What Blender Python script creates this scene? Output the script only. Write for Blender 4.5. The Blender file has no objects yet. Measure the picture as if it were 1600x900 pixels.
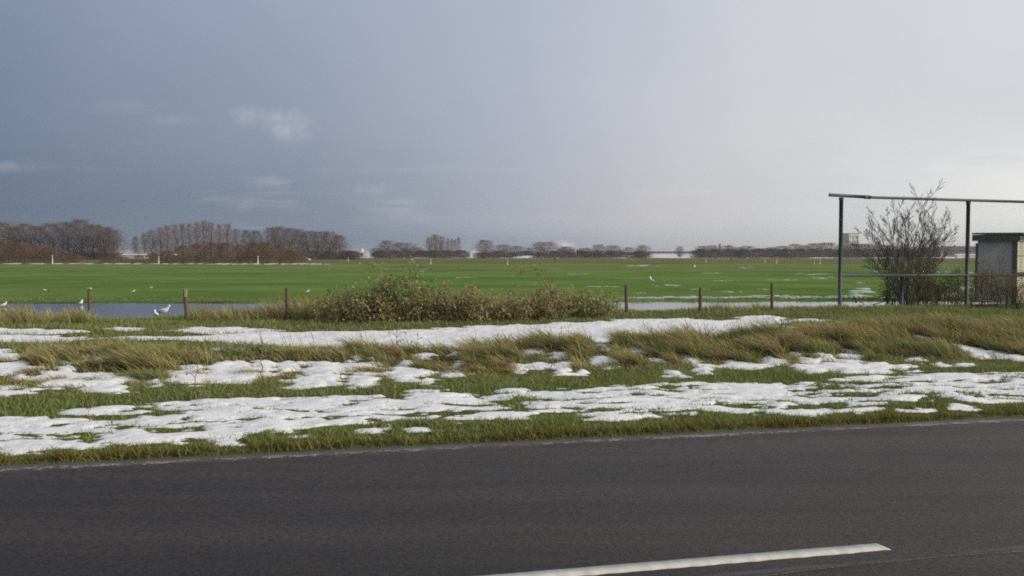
import bpy, math, random
import numpy as np
from mathutils import Vector, Matrix

# ------------------------------------------------------------------ camera, sky, sun, exposure
scene = bpy.context.scene
col = scene.collection
R = math.radians
F = 1386.0            # focal length in photo pixels (1600 wide)
HZ = 398.0            # horizon row
CAM_H = 1.5
cam = bpy.data.cameras.new('camera')
cam.sensor_width = 36.0
cam.lens = 36.0 * F / 1600.0
cam.clip_start = 0.05
cam.clip_end = 9000.0
camo = bpy.data.objects.new('camera', cam)
camo.location = (0, 0, CAM_H)
PITCH = math.atan((450 - HZ) / F)
camo.rotation_euler = (R(90) - PITCH, 0, 0)
col.objects.link(camo)
scene.camera = camo
scene.render.resolution_x = 1024
scene.render.resolution_y = 576
scene.view_settings.view_transform = 'Standard'
scene.view_settings.look = 'None'
scene.view_settings.gamma = 1.0
scene.view_settings.exposure = 0.0
scene.view_settings.use_curve_mapping = False
scene.cycles.filter_width = 1.9
scene.cycles.max_bounces = 5
scene.cycles.diffuse_bounces = 3
scene.cycles.glossy_bounces = 3
scene.cycles.transmission_bounces = 3
scene.cycles.volume_bounces = 0
scene.cycles.transparent_max_bounces = 6
scene.cycles.use_denoising = False
scene.cycles.sample_clamp_indirect = 4.0

SUN_AZ, SUN_EL = 108.0, 23.0        # degrees clockwise from the view direction (+Y), elevation

def s2l(c):
    c = np.asarray(c, float) / 255.0
    return np.where(c <= 0.04045, c / 12.92, ((c + 0.055) / 1.055) ** 2.4)

def pix_dir(px, py):
    x = (px - 800) / F; y = -(py - 450) / F
    c, s = math.cos(PITCH), math.sin(PITCH)
    d = Vector((x, c + y * s, -s + y * c))
    return d.normalized()

world = bpy.data.worlds.new('World')
scene.world = world
world.use_nodes = True
NT = world.node_tree
NT.nodes.clear()

class G:
    """tiny node builder"""
    def __init__(s, nt): s.nt = nt
    def n(s, t, **kw):
        nd = s.nt.nodes.new(t)
        for k, v in kw.items(): setattr(nd, k, v)
        return nd
    def set(s, sock, v):
        if hasattr(v, 'is_linked') or isinstance(v, bpy.types.NodeSocket): s.nt.links.new(v, sock)
        else: sock.default_value = v
    def math(s, op, a, b=None, c=None, clamp=False):
        nd = s.n('ShaderNodeMath', operation=op, use_clamp=clamp)
        s.set(nd.inputs[0], a)
        if b is not None: s.set(nd.inputs[1], b)
        if c is not None: s.set(nd.inputs[2], c)
        return nd.outputs[0]
    def vmath(s, op, a, b=None):
        nd = s.n('ShaderNodeVectorMath', operation=op)
        s.set(nd.inputs[0], a)
        if b is not None: s.set(nd.inputs[1], b)
        return nd.outputs['Value'] if op in ('LENGTH', 'DOT_PRODUCT') else nd.outputs[0]
    def mix(s, fac, a, b, blend='MIX'):
        nd = s.n('ShaderNodeMix', data_type='RGBA', blend_type=blend)
        s.set(nd.inputs[0], fac); s.set(nd.inputs[6], a); s.set(nd.inputs[7], b)
        return nd.outputs[2]
    def mr(s, v, a, b, c=0.0, d=1.0, smooth=True):
        nd = s.n('ShaderNodeMapRange')
        nd.interpolation_type = 'SMOOTHSTEP' if smooth else 'LINEAR'
        s.set(nd.inputs[0], v)
        for i, q in enumerate((a, b, c, d)): nd.inputs[i + 1].default_value = q
        return nd.outputs[0]
    def noise(s, vec, scale, detail=4, rough=0.55, dist=0.0):
        nd = s.n('ShaderNodeTexNoise')
        if vec is not None: s.nt.links.new(vec, nd.inputs['Vector'])
        nd.inputs['Scale'].default_value = scale; nd.inputs['Detail'].default_value = detail
        nd.inputs['Roughness'].default_value = rough; nd.inputs['Distortion'].default_value = dist
        return nd.outputs['Fac']
    def ramp(s, fac, stops):
        nd = s.n('ShaderNodeValToRGB')
        cr = nd.color_ramp
        cr.interpolation = 'EASE' if len(stops) < 3 else 'LINEAR'
        while len(cr.elements) < len(stops): cr.elements.new(0.5)
        for e, (p, c) in zip(cr.elements, stops):
            e.position = p; e.color = (*c, 1)
        s.nt.links.new(fac, nd.inputs[0])
        return nd.outputs[0]

g = G(NT)
tc = g.n('ShaderNodeTexCoord')
D = tc.outputs['Generated']
sep = g.n('ShaderNodeSeparateXYZ'); NT.links.new(D, sep.inputs[0])
X, Y, Z = sep.outputs
warp = g.noise(D, 2.3, 3, 0.5)
xs = g.math('ADD', X, g.math('MULTIPLY', g.math('SUBTRACT', warp, 0.5), 0.16))
xr = g.math('MULTIPLY_ADD', xs, 0.5, 0.5, clamp=True)
def stops(rows):
    out = []
    for x, c, k in rows: out.append(((x + 1) / 2, tuple(s2l(c) * k)))
    return out
RIGHT = [(0.72, (236, 237, 236), 1.0), (1.0, (255, 253, 248), 1.35)]
rA = g.ramp(xr, stops([(-1, (104, 120, 142), 1), (-.5, (94, 111, 132), 1), (-.25, (108, 125, 145), 1), (0, (142, 152, 168), 1), (.12, (174, 178, 186), 1), (.3, (200, 202, 202), 1), (.5, (222, 222, 217), 1)] + RIGHT))
rB = g.ramp(xr, stops([(-1, (106, 121, 148), 1), (-.5, (95, 110, 134), 1), (-.25, (122, 134, 155), 1), (0, (170, 174, 187), 1), (.15, (199, 198, 202), 1), (.35, (212, 213, 215), 1), (.44, (226, 227, 226), 1), (.5, (238, 238, 235), 1)] + RIGHT))
rC = g.ramp(xr, stops([(-1, (112, 128, 158), 1), (-.5, (113, 127, 151), 1), (-.25, (145, 156, 175), 1), (0, (177, 182, 197), 1), (.25, (213, 213, 217), 1), (.5, (216, 217, 221), 1)] + RIGHT))
rD = g.ramp(xr, stops([(-1, (112, 128, 152), 1), (-.5, (133, 147, 171), 1), (-.25, (156, 167, 188), 1), (0, (179, 186, 202), 1), (.25, (208, 211, 218), 1), (.5, (217, 219, 223), 1)] + RIGHT))
zw = g.math('ADD', Z, g.math('MULTIPLY', g.math('SUBTRACT', g.noise(D, 6.0, 4, 0.6), 0.5), 0.03))
c = g.mix(g.mr(zw, 0.008, 0.04), rA, rB)
c = g.mix(g.mr(zw, 0.035, 0.15), c, rC)
c = g.mix(g.mr(Z, 0.12, 0.30), c, rD)
# broad soft mottling of the cloud sheet
mot = g.noise(g.vmath('MULTIPLY', D, (1, 1, 2.2)), 3.2, 5, 0.55, 0.3)
c = g.mix(1.0, c, g.mix(mot, (0.93, 0.93, 0.94, 1), (1.06, 1.06, 1.05, 1)), 'MULTIPLY')
# thin low streaks of lighter cloud near the horizon
wsp = g.noise(g.vmath('MULTIPLY', D, (1, 1, 9)), 5.5, 6, 0.62, 0.4)
wm = g.math('MULTIPLY', g.mr(wsp, 0.52, 0.75), g.math('MULTIPLY', g.mr(Z, 0.012, 0.03), g.mr(Z, 0.16, 0.05)))
c = g.mix(g.math('MULTIPLY', wm, 0.22), c, g.mix(xr, (.36, .38, .43, 1), (1.0, .99, .96, 1)))
# darker streaks towards the bright side
wsp2 = g.noise(g.vmath('MULTIPLY', D, (1.3, 1.3, 14)), 4.2, 5, 0.6, 0.3)
wm2 = g.math('MULTIPLY', g.mr(wsp2, 0.5, 0.7), g.math('MULTIPLY', g.mr(X, 0.3, 0.55), g.math('MULTIPLY', g.mr(Z, 0.02, 0.05), g.mr(Z, 0.15, 0.07))))
c = g.mix(g.math('MULTIPLY', wm2, 0.45), c, (0.52, 0.55, 0.60, 1))
# small torn puffs of lit cloud
pn = g.noise(D, 30, 5, 0.6, 0.2)
for (px, py, wx, wz, st) in [(432, 185, .032, .012, .52), (450, 204, .020, .010, .34), (425, 284, .020, .006, .18), (10, 259, .02, .006, .22),
                             (575, 297, .03, .008, .14), (410, 320, .045, .007, .13), (190, 165, .03, .008, .08), (268, 188, .018, .006, .10),
                             (883, 383, .012, .006, .9), (1585, 268, .07, .014, .75)]:
    d0 = pix_dir(px, py)
    q = g.vmath('LENGTH', g.vmath('MULTIPLY', g.vmath('SUBTRACT', D, tuple(d0)), (1 / wx, 1 / .2, 1 / wz)))
    v = g.math('ADD', g.math('SUBTRACT', 1.0, q), g.math('MULTIPLY', g.math('SUBTRACT', pn, 0.5), 3.2))
    c = g.mix(g.math('MULTIPLY', g.mr(v, -0.4, 1.3), st), c, g.mix(xr, (.50, .49, .53, 1), (.95, .94, .92, 1)))
sky = g.n('ShaderNodeTexSky')
sky.sky_type = 'NISHITA'; sky.sun_disc = False
sky.sun_elevation = R(SUN_EL); sky.sun_rotation = R(SUN_AZ)
nis = g.mix(1.0, sky.outputs[0], (0.1, 0.1, 0.1, 1), 'MULTIPLY')
c = g.mix(0.05, c, nis)
bg = g.n('ShaderNodeBackground')
NT.links.new(g.mix(1.0, c, (10, 10, 10, 1), 'MULTIPLY'), bg.inputs[0])
bg.inputs[1].default_value = 0.1
wo = g.n('ShaderNodeOutputWorld'); NT.links.new(bg.outputs[0], wo.inputs[0])

sun = bpy.data.lights.new('sun', 'SUN')
sun.energy = 2.7; sun.angle = R(9); sun.color = (1.0, 0.90, 0.76)
suno = bpy.data.objects.new('sun', sun)
to_sun = Vector((math.sin(R(SUN_AZ)) * math.cos(R(SUN_EL)), math.cos(R(SUN_AZ)) * math.cos(R(SUN_EL)), math.sin(R(SUN_EL))))
suno.rotation_euler = to_sun.to_track_quat('Z', 'Y').to_euler()
suno.location = (30, -10, 30)
col.objects.link(suno)

# ------------------------------------------------------------------ helpers
rng = np.random.default_rng(11)
random.seed(5)
ORD = ['first', 'second', 'third', 'fourth', 'fifth', 'sixth', 'seventh', 'eighth', 'ninth', 'tenth', 'eleventh', 'twelfth',
       'thirteenth', 'fourteenth', 'fifteenth', 'sixteenth', 'seventeenth', 'eighteenth', 'nineteenth', 'twentieth']

def _hash(i, j, seed):
    h = (i.astype(np.int64) * 374761393 + j.astype(np.int64) * 668265263 + seed * 982451653) & 0xFFFFFFFF
    h = ((h ^ (h >> 13)) * 1274126177) & 0xFFFFFFFF
    h = h ^ (h >> 16)
    return (h & 0xFFFFFF) / float(0xFFFFFF)

def vnoise(x, y, seed=0):
    xi = np.floor(x); yi = np.floor(y)
    fx = x - xi; fy = y - yi
    fx = fx * fx * (3 - 2 * fx); fy = fy * fy * (3 - 2 * fy)
    a = _hash(xi, yi, seed); b = _hash(xi + 1, yi, seed); c_ = _hash(xi, yi + 1, seed); d = _hash(xi + 1, yi + 1, seed)
    return (a * (1 - fx) + b * fx) * (1 - fy) + (c_ * (1 - fx) + d * fx) * fy

def fbm(x, y, size, octv=4, seed=0, gain=0.5):
    """zero-mean noise, feature size in metres"""
    x = np.asarray(x, float) / size; y = np.asarray(y, float) / size
    s = 0; a = 1.0; t = 0
    for o in range(octv):
        s = s + a * (vnoise(x + 17.3 * o, y - 9.1 * o, seed + o * 7) - 0.5); t += a
        a *= gain; x = x * 2.03; y = y * 2.03
    return s / t * 2

def sstep(a, b, x):
    t = np.clip((x - a) / (b - a), 0, 1)
    return t * t * (3 - 2 * t)

CA, SA = math.cos(R(12.9)), math.sin(R(12.9))     # the road runs 12.9 degrees off the picture plane
def uv(x, y): return x * CA + y * SA, -x * SA + y * CA
def xy(u, v): return u * CA - v * SA, u * SA + v * CA
V_EDGE = 6.91       # far edge of the asphalt
V_NEAR = 1.15       # near edge
V_FENCE = 21.1
WATER_Z = -0.045

def H(x, y):
    """height of the ground"""
    x = np.asarray(x, float); y = np.asarray(y, float)
    u, v = uv(x, y)
    edge = V_EDGE + 0.05 * fbm(u, v * 0, 0.9, 3, 3)
    h = -0.10 + 0.13 * sstep(edge - 0.06, edge + 0.02, v) + 0.03 * sstep(edge, edge + .5, v)
    h = h + 0.13 * sstep(V_NEAR + .08, V_NEAR - .03, v)
    near = sstep(V_EDGE, V_EDGE + .6, v) * sstep(60, 30, v)
    h = h + near * (0.035 * fbm(x, y, 1.3, 4, 21) + 0.02 * fbm(x, y, .35, 2, 22))
    crest = 0.09 + 0.06 * sstep(2.5, 6.5, u)
    b = np.exp(-((v - 12.1 + .35 * fbm(u, u * 0, 3.0, 2, 8)) / np.where(v < 12.1, 0.95, 0.8)) ** 2)
    h = h + b * crest * (1 + 0.7 * fbm(x, y, .8, 3, 31))
    # flooded hollow behind the fence
    h = h - 0.075 * sstep(V_FENCE - .1, V_FENCE + 1.6, v) * sstep(0, .02, v)
    far = 28.6 + 0.04 * x + 0.5 * fbm(x, y * 0.2, 3.0, 3, 41)
    hol = sstep(V_FENCE - .1, V_FENCE + 1.6, v) * sstep(far + .9, far - 1.2, y)
    h = h - 0.09 * hol
    ff = sstep(29, 34, y)
    h = h * (1 - ff) + ff * (0.012 * fbm(x, y, 3.5, 3, 44))
    return h

def ground_hit(px, py):
    d = pix_dir(px, py)
    if d.z >= -1e-4: return None
    t = CAM_H / -d.z
    if d.y * t > 29.2: return d.x * t, d.y * t
    for _ in range(25):
        p = d * t
        z = float(H(p.x, p.y))
        t = t + ((CAM_H - z) / -d.z - t) * 0.6
    return d.x * t, d.y * t

def at(px, py, dist):
    """world point seen at a photo pixel, at depth dist along +Y"""
    d = pix_dir(px, py)
    return Vector((d.x, d.y, d.z)) * (dist / d.y) + Vector((0, 0, CAM_H))

def tag(o, label=None, cat=None, group=None, kind=None):
    if label: o['label'] = label
    if cat: o['category'] = cat
    if group: o['group'] = group
    if kind: o['kind'] = kind
    return o

def link(o, parent=None):
    col.objects.link(o)
    if parent is not None: o.parent = parent
    return o

def empty(name, loc, rz=0.0):
    o = bpy.data.objects.new(name, None)
    o.empty_display_size = 0.2
    o.location = loc; o.rotation_euler = (0, 0, rz)
    col.objects.link(o)
    return o

def copy_tree(o, parent=None):
    c_ = o.copy(); col.objects.link(c_); c_.parent = parent
    for ch in list(o.children): copy_tree(ch, c_)
    return c_

def np_mesh(name, V, T, C=None, mat=None, smooth=False):
    V = np.asarray(V, np.float32); T = np.asarray(T, np.int32)
    k = T.shape[1]
    me = bpy.data.meshes.new(name)
    me.vertices.add(len(V)); me.vertices.foreach_set('co', V.ravel())
    me.loops.add(T.size); me.loops.foreach_set('vertex_index', T.ravel())
    me.polygons.add(len(T))
    me.polygons.foreach_set('loop_start', np.arange(0, T.size, k, dtype=np.int32))
    if smooth: me.polygons.foreach_set('use_smooth', np.ones(len(T), bool))
    if C is not None:
        a = me.color_attributes.new('col', 'FLOAT_COLOR', 'POINT')
        C4 = np.ones((len(V), 4), np.float32); C4[:, :3] = C
        a.data.foreach_set('color', C4.ravel())
    me.update(calc_edges=True)
    if mat: me.materials.append(mat)
    return me

def mesh_obj(name, me, parent=None):
    return link(bpy.data.objects.new(name, me), parent)

class MB:
    """collects polygons for one mesh"""
    def __init__(s): s.v = []; s.f = []
    def box(s, c_, d, rz=0.0, M=None):
        i = len(s.v); cx, cy, cz = c_; a, b, h = d[0] / 2, d[1] / 2, d[2] / 2
        cs, sn = math.cos(rz), math.sin(rz)
        for z in (-h, h):
            for x, y in ((-a, -b), (a, -b), (a, b), (-a, b)):
                s.v.append((cx + x * cs - y * sn, cy + x * sn + y * cs, cz + z))
        s.f += [(i, i + 3, i + 2, i + 1), (i + 4, i + 5, i + 6, i + 7)] + [(i + k, i + (k + 1) % 4, i + 4 + (k + 1) % 4, i + 4 + k) for k in range(4)]
    def tube(s, pts, rad, n=6, cap=True):
        """pts: list of Vector, rad: list of radii"""
        rings = []
        m = len(pts)
        ref = Vector((0.123, 0.31, 0.94)).normalized()
        for k in range(m):
            t = (pts[min(k + 1, m - 1)] - pts[max(k - 1, 0)])
            if t.length < 1e-9: t = Vector((0, 0, 1))
            t.normalize()
            a = t.cross(ref)
            if a.length < 1e-3: a = t.cross(Vector((1, 0, 0)))
            a.normalize(); b = t.cross(a)
            i = len(s.v); rings.append(i)
            for q in range(n):
                w = 2 * math.pi * q / n
                s.v.append(tuple(pts[k] + (a * math.cos(w) + b * math.sin(w)) * rad[k]))
        for k in range(m - 1):
            i, j = rings[k], rings[k + 1]
            for q in range(n):
                s.f.append((i + q, i + (q + 1) % n, j + (q + 1) % n, j + q))
        if cap:
            s.f.append(tuple(rings[0] + q for q in range(n)))
            s.f.append(tuple(rings[-1] + q for q in reversed(range(n))))
    def loft(s, rings):
        """rings: list of lists of points, equal count; closed tube with caps"""
        idx = []
        for r in rings:
            idx.append(len(s.v)); s.v += [tuple(p) for p in r]
        n = len(rings[0])
        for i, j in zip(idx[:-1], idx[1:]):
            for q in range(n): s.f.append((i + q, i + (q + 1) % n, j + (q + 1) % n, j + q))
        s.f.append(tuple(idx[0] + q for q in reversed(range(n)))); s.f.append(tuple(idx[-1] + q for q in range(n)))
    def poly(s, pts):
        i = len(s.v); s.v += [tuple(p) for p in pts]; s.f.append(tuple(range(i, i + len(pts))))
    def mesh(s, name, mat, smooth=False):
        me = bpy.data.meshes.new(name); me.from_pydata(s.v, [], s.f); me.update()
        if smooth: me.polygons.foreach_set('use_smooth', np.ones(len(me.polygons), bool))
        me.materials.append(mat)
        return me
    def build(s, name, mat, parent=None, smooth=False):
        return mesh_obj(name, s.mesh(name, mat, smooth), parent)

# ------------------------------------------------------------------ materials
MATS = {}
def new_mat(name):
    m = bpy.data.materials.new(name); m.use_nodes = True
    nt = m.node_tree; b = nt.nodes['Principled BSDF']
    MATS[name] = m
    return m, G(nt), b

def simple(name, rgb, rough=0.7, var=0.12, scale=6.0, metal=0.0, bump=0.0, spec=0.3):
    """plain surface with procedural mottling"""
    m, g_, b = new_mat(name)
    tcn = g_.n('ShaderNodeTexCoord')
    n = g_.noise(tcn.outputs['Object'], scale, 5, 0.6)
    rgb = np.asarray(rgb, float)
    m.node_tree.links.new(g_.mix(n, (*(rgb * (1 - var)), 1), (*np.minimum(rgb * (1 + var), .95), 1)), b.inputs['Base Color'])
    b.inputs['Roughness'].default_value = rough; b.inputs['Metallic'].default_value = metal
    b.inputs['Specular IOR Level'].default_value = spec
    if bump:
        bn = g_.n('ShaderNodeBump'); bn.inputs['Strength'].default_value = bump; bn.inputs['Distance'].default_value = 0.01
        m.node_tree.links.new(g_.noise(tcn.outputs['Object'], scale * 5, 4, 0.6), bn.inputs['Height'])
        m.node_tree.links.new(bn.outputs[0], b.inputs['Normal'])
    return m

def foliage(name, transl=0.25):
    m, g_, b = new_mat(name)
    at_ = g_.n('ShaderNodeAttribute'); at_.attribute_name = 'col'
    nt = m.node_tree
    df = g_.n('ShaderNodeBsdfDiffuse'); nt.links.new(at_.outputs['Color'], df.inputs[0])
    tr = g_.n('ShaderNodeBsdfTranslucent'); nt.links.new(at_.outputs['Color'], tr.inputs[0])
    mx = g_.n('ShaderNodeMixShader'); mx.inputs[0].default_value = transl
    nt.links.new(df.outputs[0], mx.inputs[1]); nt.links.new(tr.outputs[0], mx.inputs[2])
    nt.nodes.remove(b)
    nt.links.new(mx.outputs[0], nt.nodes['Material Output'].inputs[0])
    return m

M_GRASS = foliage('grass_blades', 0.3)
M_TWIG = simple('winter_twigs', (0.134, 0.086, 0.060), 0.85, 0.25, 0.7)
M_TWIG_RED = simple('red_brown_twigs', (0.150, 0.088, 0.050), 0.85, 0.28, 0.5)
M_TWIG_POP = simple('poplar_twigs', (0.168, 0.110, 0.076), 0.85, 0.22, 0.7)
M_TWIG_DARK = simple('dark_twigs', (0.085, 0.060, 0.046), 0.85, 0.25, 0.7)
M_BARK = simple('bark', (0.115, 0.098, 0.078), 0.85, 0.3, 5, bump=0.4)
M_BARK_FAR = simple('far_bark', (0.070, 0.058, 0.050), 0.9, 0.2, 1)
M_POST = simple('weathered_wood', (0.13, 0.095, 0.06), 0.85, 0.4, 9, bump=0.5)
M_POSTCUT = simple('pale_cut_wood', (0.42, 0.36, 0.24), 0.85, 0.3, 12)
M_PIPE = simple('dark_green_grey_pipe', (0.060, 0.072, 0.074), 0.55, 0.25, 7, spec=0.4)
M_WIRE = simple('galvanised_wire', (0.22, 0.23, 0.23), 0.5, 0.1, 3)
M_WHITE = simple('white_paint', (0.72, 0.72, 0.69), 0.6, 0.08, 3)
M_YELLOW = simple('yellow_paint', (0.62, 0.55, 0.06), 0.6, 0.1, 3)
M_FEATHER = simple('white_feathers', (0.80, 0.80, 0.80), 0.8, 0.05, 20)
M_FGREY = simple('grey_feathers', (0.42, 0.44, 0.46), 0.8, 0.1, 20)
M_FBLACK = simple('black_feathers', (0.018, 0.018, 0.02), 0.7, 0.2, 20)
M_BILL = simple('orange_bill', (0.45, 0.16, 0.04), 0.6, 0.1, 20)
M_LEG = simple('pinkish_legs', (0.35, 0.2, 0.16), 0.7, 0.1, 20)

def ground_material():
    m, g_, b = new_mat('turf_and_soil')
    nt = m.node_tree
    at_ = g_.n('ShaderNodeAttribute'); at_.attribute_name = 'col'
    geo = g_.n('ShaderNodeNewGeometry')
    n1 = g_.noise(geo.outputs['Position'], 0.35, 6, 0.65)
    n2 = g_.noise(geo.outputs['Position'], 9.0, 4, 0.7)
    n3 = g_.noise(g_.vmath('MULTIPLY', geo.outputs['Position'], (0.06, 0.10, 1)), 1.0, 5, 0.65)
    c1 = g_.mix(1.0, at_.outputs['Color'], g_.mix(n1, (0.70, 0.74, 0.70, 1), (1.30, 1.24, 1.25, 1)), 'MULTIPLY')
    c1 = g_.mix(1.0, c1, g_.mix(n2, (0.6, 0.6, 0.6, 1), (1.4, 1.4, 1.4, 1)), 'MULTIPLY')
    c1 = g_.mix(1.0, c1, g_.mix(g_.mr(n3, .3, .7), (0.72, 0.80, 0.68, 1), (1.30, 1.20, 1.34, 1)), 'MULTIPLY')
    nt.links.new(c1, b.inputs['Base Color'])
    b.inputs['Roughness'].default_value = 0.95; b.inputs['Specular IOR Level'].default_value = 0.0
    bn = g_.n('ShaderNodeBump'); bn.inputs['Strength'].default_value = 0.5; bn.inputs['Distance'].default_value = 0.05
    nt.links.new(g_.noise(geo.outputs['Position'], 14.0, 5, 0.7), bn.inputs['Height'])
    nt.links.new(bn.outputs[0], b.inputs['Normal'])
    return m
M_GROUND = ground_material()

def snow_material():
    m, g_, b = new_mat('melting_snow')
    nt = m.node_tree
    geo = g_.n('ShaderNodeNewGeometry')
    n1 = g_.noise(geo.outputs['Position'], 3.0, 5, 0.65)
    n2 = g_.noise(geo.outputs['Position'], 26.0, 4, 0.7)
    c1 = g_.mix(n1, (0.74, 0.735, 0.725, 1), (0.90, 0.895, 0.88, 1))
    c1 = g_.mix(g_.mr(n2, 0.50, 0.74), c1, (0.50, 0.495, 0.46, 1))
    nt.links.new(c1, b.inputs['Base Color'])
    b.inputs['Roughness'].default_value = 0.55; b.inputs['Specular IOR Level'].default_value = 0.3
    bn = g_.n('ShaderNodeBump'); bn.inputs['Strength'].default_value = 0.45; bn.inputs['Distance'].default_value = 0.02
    nt.links.new(g_.noise(geo.outputs['Position'], 11.0, 5, 0.65), bn.inputs['Height'])
    nt.links.new(bn.outputs[0], b.inputs['Normal'])
    return m
M_SNOW = snow_material()
M_SLUSH = simple('thin_slush_over_grass', (0.46, 0.48, 0.43), 0.6, 0.25, 4.0)

def asphalt_material(name, k, rough):
    m, g_, b = new_mat(name)
    nt = m.node_tree
    geo = g_.n('ShaderNodeNewGeometry')
    P = geo.outputs['Position']
    n1 = g_.noise(P, 0.7, 5, 0.6)
    n2 = g_.mr(g_.noise(P, 30.0, 5, 0.85), .34, .66, 0.0, 1.0, False)
    n3 = g_.noise(P, 240.0, 2, 0.8)
    # wear along the lane: stretch the noise with the road's direction
    mp = g_.n('ShaderNodeMapping'); mp.inputs['Rotation'].default_value = (0, 0, -R(12.9)); mp.inputs['Scale'].default_value = (0.12, 1.6, 1)
    mp.vector_type = 'POINT'
    nt.links.new(P, mp.inputs[0])
    n4 = g_.noise(mp.outputs[0], 1.2, 4, 0.6)
    c1 = g_.mix(n2, (0.004 * k, 0.003 * k, 0.0022 * k, 1), (0.068 * k, 0.052 * k, 0.040 * k, 1))
    c1 = g_.mix(g_.mr(n3, 0.62, 0.80), c1, (0.11 * k, 0.088 * k, 0.072 * k, 1))
    c1 = g_.mix(1.0, c1, g_.mix(n1, (0.75, 0.75, 0.77, 1), (1.22, 1.2, 1.18, 1)), 'MULTIPLY')
    c1 = g_.mix(1.0, c1, g_.mix(g_.mr(n4, .3, .7), (0.68, 0.68, 0.68, 1), (1.3, 1.3, 1.3, 1)), 'MULTIPLY')
    # grit and dried silt along the outer edge of the carriageway
    sp = g_.n('ShaderNodeSeparateXYZ'); nt.links.new(P, sp.inputs[0])
    v = g_.math('ADD', g_.math('MULTIPLY', sp.outputs[0], -SA), g_.math('MULTIPLY', sp.outputs[1], CA))
    gv = g_.math('ADD', v, g_.math('MULTIPLY', g_.math('SUBTRACT', g_.noise(P, 5.0, 5, 0.7), 0.5), 0.25))
    c1 = g_.mix(g_.math('MULTIPLY', g_.mr(gv, 6.58, 6.82), 0.75), c1, (0.135, 0.122, 0.108, 1))
    nt.links.new(c1, b.inputs['Base Color'])
    nt.links.new(g_.math('ADD', rough, g_.math('MULTIPLY', g_.math('SUBTRACT', n1, 0.5), 0.25)), b.inputs['Roughness'])
    b.inputs['Specular IOR Level'].default_value = 0.32
    bn = g_.n('ShaderNodeBump'); bn.inputs['Strength'].default_value = 1.0; bn.inputs['Distance'].default_value = 0.010
    nt.links.new(g_.noise(P, 55.0, 4, 0.8), bn.inputs['Height'])
    nt.links.new(bn.outputs[0], b.inputs['Normal'])
    return m
M_ASPH = asphalt_material('asphalt', 1.0, 0.55)
M_TAR = simple('damp_tar_joint', (0.027, 0.022, 0.019), 0.42, 0.5, 14.0, bump=0.5, spec=0.38)

def paint_material():
    m, g_, b = new_mat('road_paint')
    nt = m.node_tree
    geo = g_.n('ShaderNodeNewGeometry'); P = geo.outputs['Position']
    n1 = g_.noise(P, 7.0, 5, 0.65); n2 = g_.noise(P, 120.0, 3, 0.7)
    c1 = g_.mix(n1, (0.50, 0.485, 0.41, 1), (0.66, 0.645, 0.56, 1))
    c1 = g_.mix(g_.mr(n2, 0.62, 0.75), c1, (0.25, 0.24, 0.22, 1))
    nt.links.new(c1, b.inputs['Base Color']); b.inputs['Roughness'].default_value = 0.6
    bn = g_.n('ShaderNodeBump'); bn.inputs['Strength'].default_value = 0.3; bn.inputs['Distance'].default_value = 0.001
    nt.links.new(n2, bn.inputs['Height']); nt.links.new(bn.outputs[0], b.inputs['Normal'])
    return m
M_PAINT = paint_material()
M_EDGEPAINT = simple('worn_edge_paint', (0.25, 0.24, 0.22), 0.75, 0.3, 30)

def water_material():
    m, g_, b = new_mat('flood_water')
    nt = m.node_tree
    geo = g_.n('ShaderNodeNewGeometry'); P = geo.outputs['Position']
    b.inputs['Base Color'].default_value = (0.032, 0.038, 0.034, 1)
    b.inputs['Roughness'].default_value = 0.07; b.inputs['IOR'].default_value = 1.33
    b.inputs['Specular IOR Level'].default_value = 0.5
    bn = g_.n('ShaderNodeBump'); bn.inputs['Strength'].default_value = 0.12; bn.inputs['Distance'].default_value = 0.02
    nt.links.new(g_.noise(P, 7.0, 3, 0.55), bn.inputs['Height']); nt.links.new(bn.outputs[0], b.inputs['Normal'])
    return m
M_WATER = water_material()

# ------------------------------------------------------------------ ground, road, water
def graded(parts):
    out = []
    for a, b_, st in parts: out += list(np.arange(a, b_ - 1e-6, st))
    out.append(parts[-1][1])
    return np.array(out)
gx = graded([(-4500, -900, 400), (-900, -200, 50), (-200, -60, 8), (-60, -14, .8), (-14, 18, .11), (18, 60, .8), (60, 200, 8), (200, 900, 50), (900, 4500, 400)])
gy = graded([(-800, -60, 60), (-60, -6, 2), (-6, 5.4, .3), (5.4, 22, .09), (22, 34, .22), (34, 60, .9), (60, 140, 4), (140, 158, 1.0), (158, 340, 8), (340, 900, 30), (900, 7000, 600)])
GX, GY = np.meshgrid(gx, gy)
GZ = H(GX, GY)
nx, ny = len(gx), len(gy)
_u, _v = uv(GX, GY)
C = np.zeros(GX.shape + (3,))
soil = np.array([0.095, 0.092, 0.038]); straw = np.array([0.15, 0.12, 0.055]); green = np.array([0.11, 0.15, 0.038])
fieldg = np.array([0.132, 0.200, 0.054]); farol = np.array([0.150, 0.148, 0.058]); mud = np.array([0.045, 0.042, 0.032])
C[:] = soil
w = sstep(-.1, .25, fbm(GX, GY, 1.8, 3, 51))[..., None]
C = C * (1 - w * .6) + (green * .8) * w * .6
w = (sstep(V_EDGE + .42, V_EDGE + .12, _v + .25 * fbm(GX, GY, .4, 3, 54)))[..., None]
C = C * (1 - w) + np.array([0.095, 0.100, 0.040]) * w
w = (sstep(10.4, 11, _v) * sstep(13.4, 12.6, _v))[..., None]
C = C * (1 - w) + straw * .6 * w
w = sstep(V_FENCE + .4, V_FENCE + 2.5, _v)[..., None]; C = C * (1 - w) + mud * w
w = sstep(27.6, 29.4, GY + 0.8 * fbm(GX, GY, 2, 3, 52))[..., None]; C = C * (1 - w) + fieldg * w
fy = GY + 2.0 * fbm(GX, GY * .1, 14, 3, 53)
w = sstep(147.5, 151, fy)[..., None]; C = C * (1 - w) + farol * w
w = sstep(40, 150, GY)[..., None] * (1 - sstep(147, 151, fy)[..., None]) * .28
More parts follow.
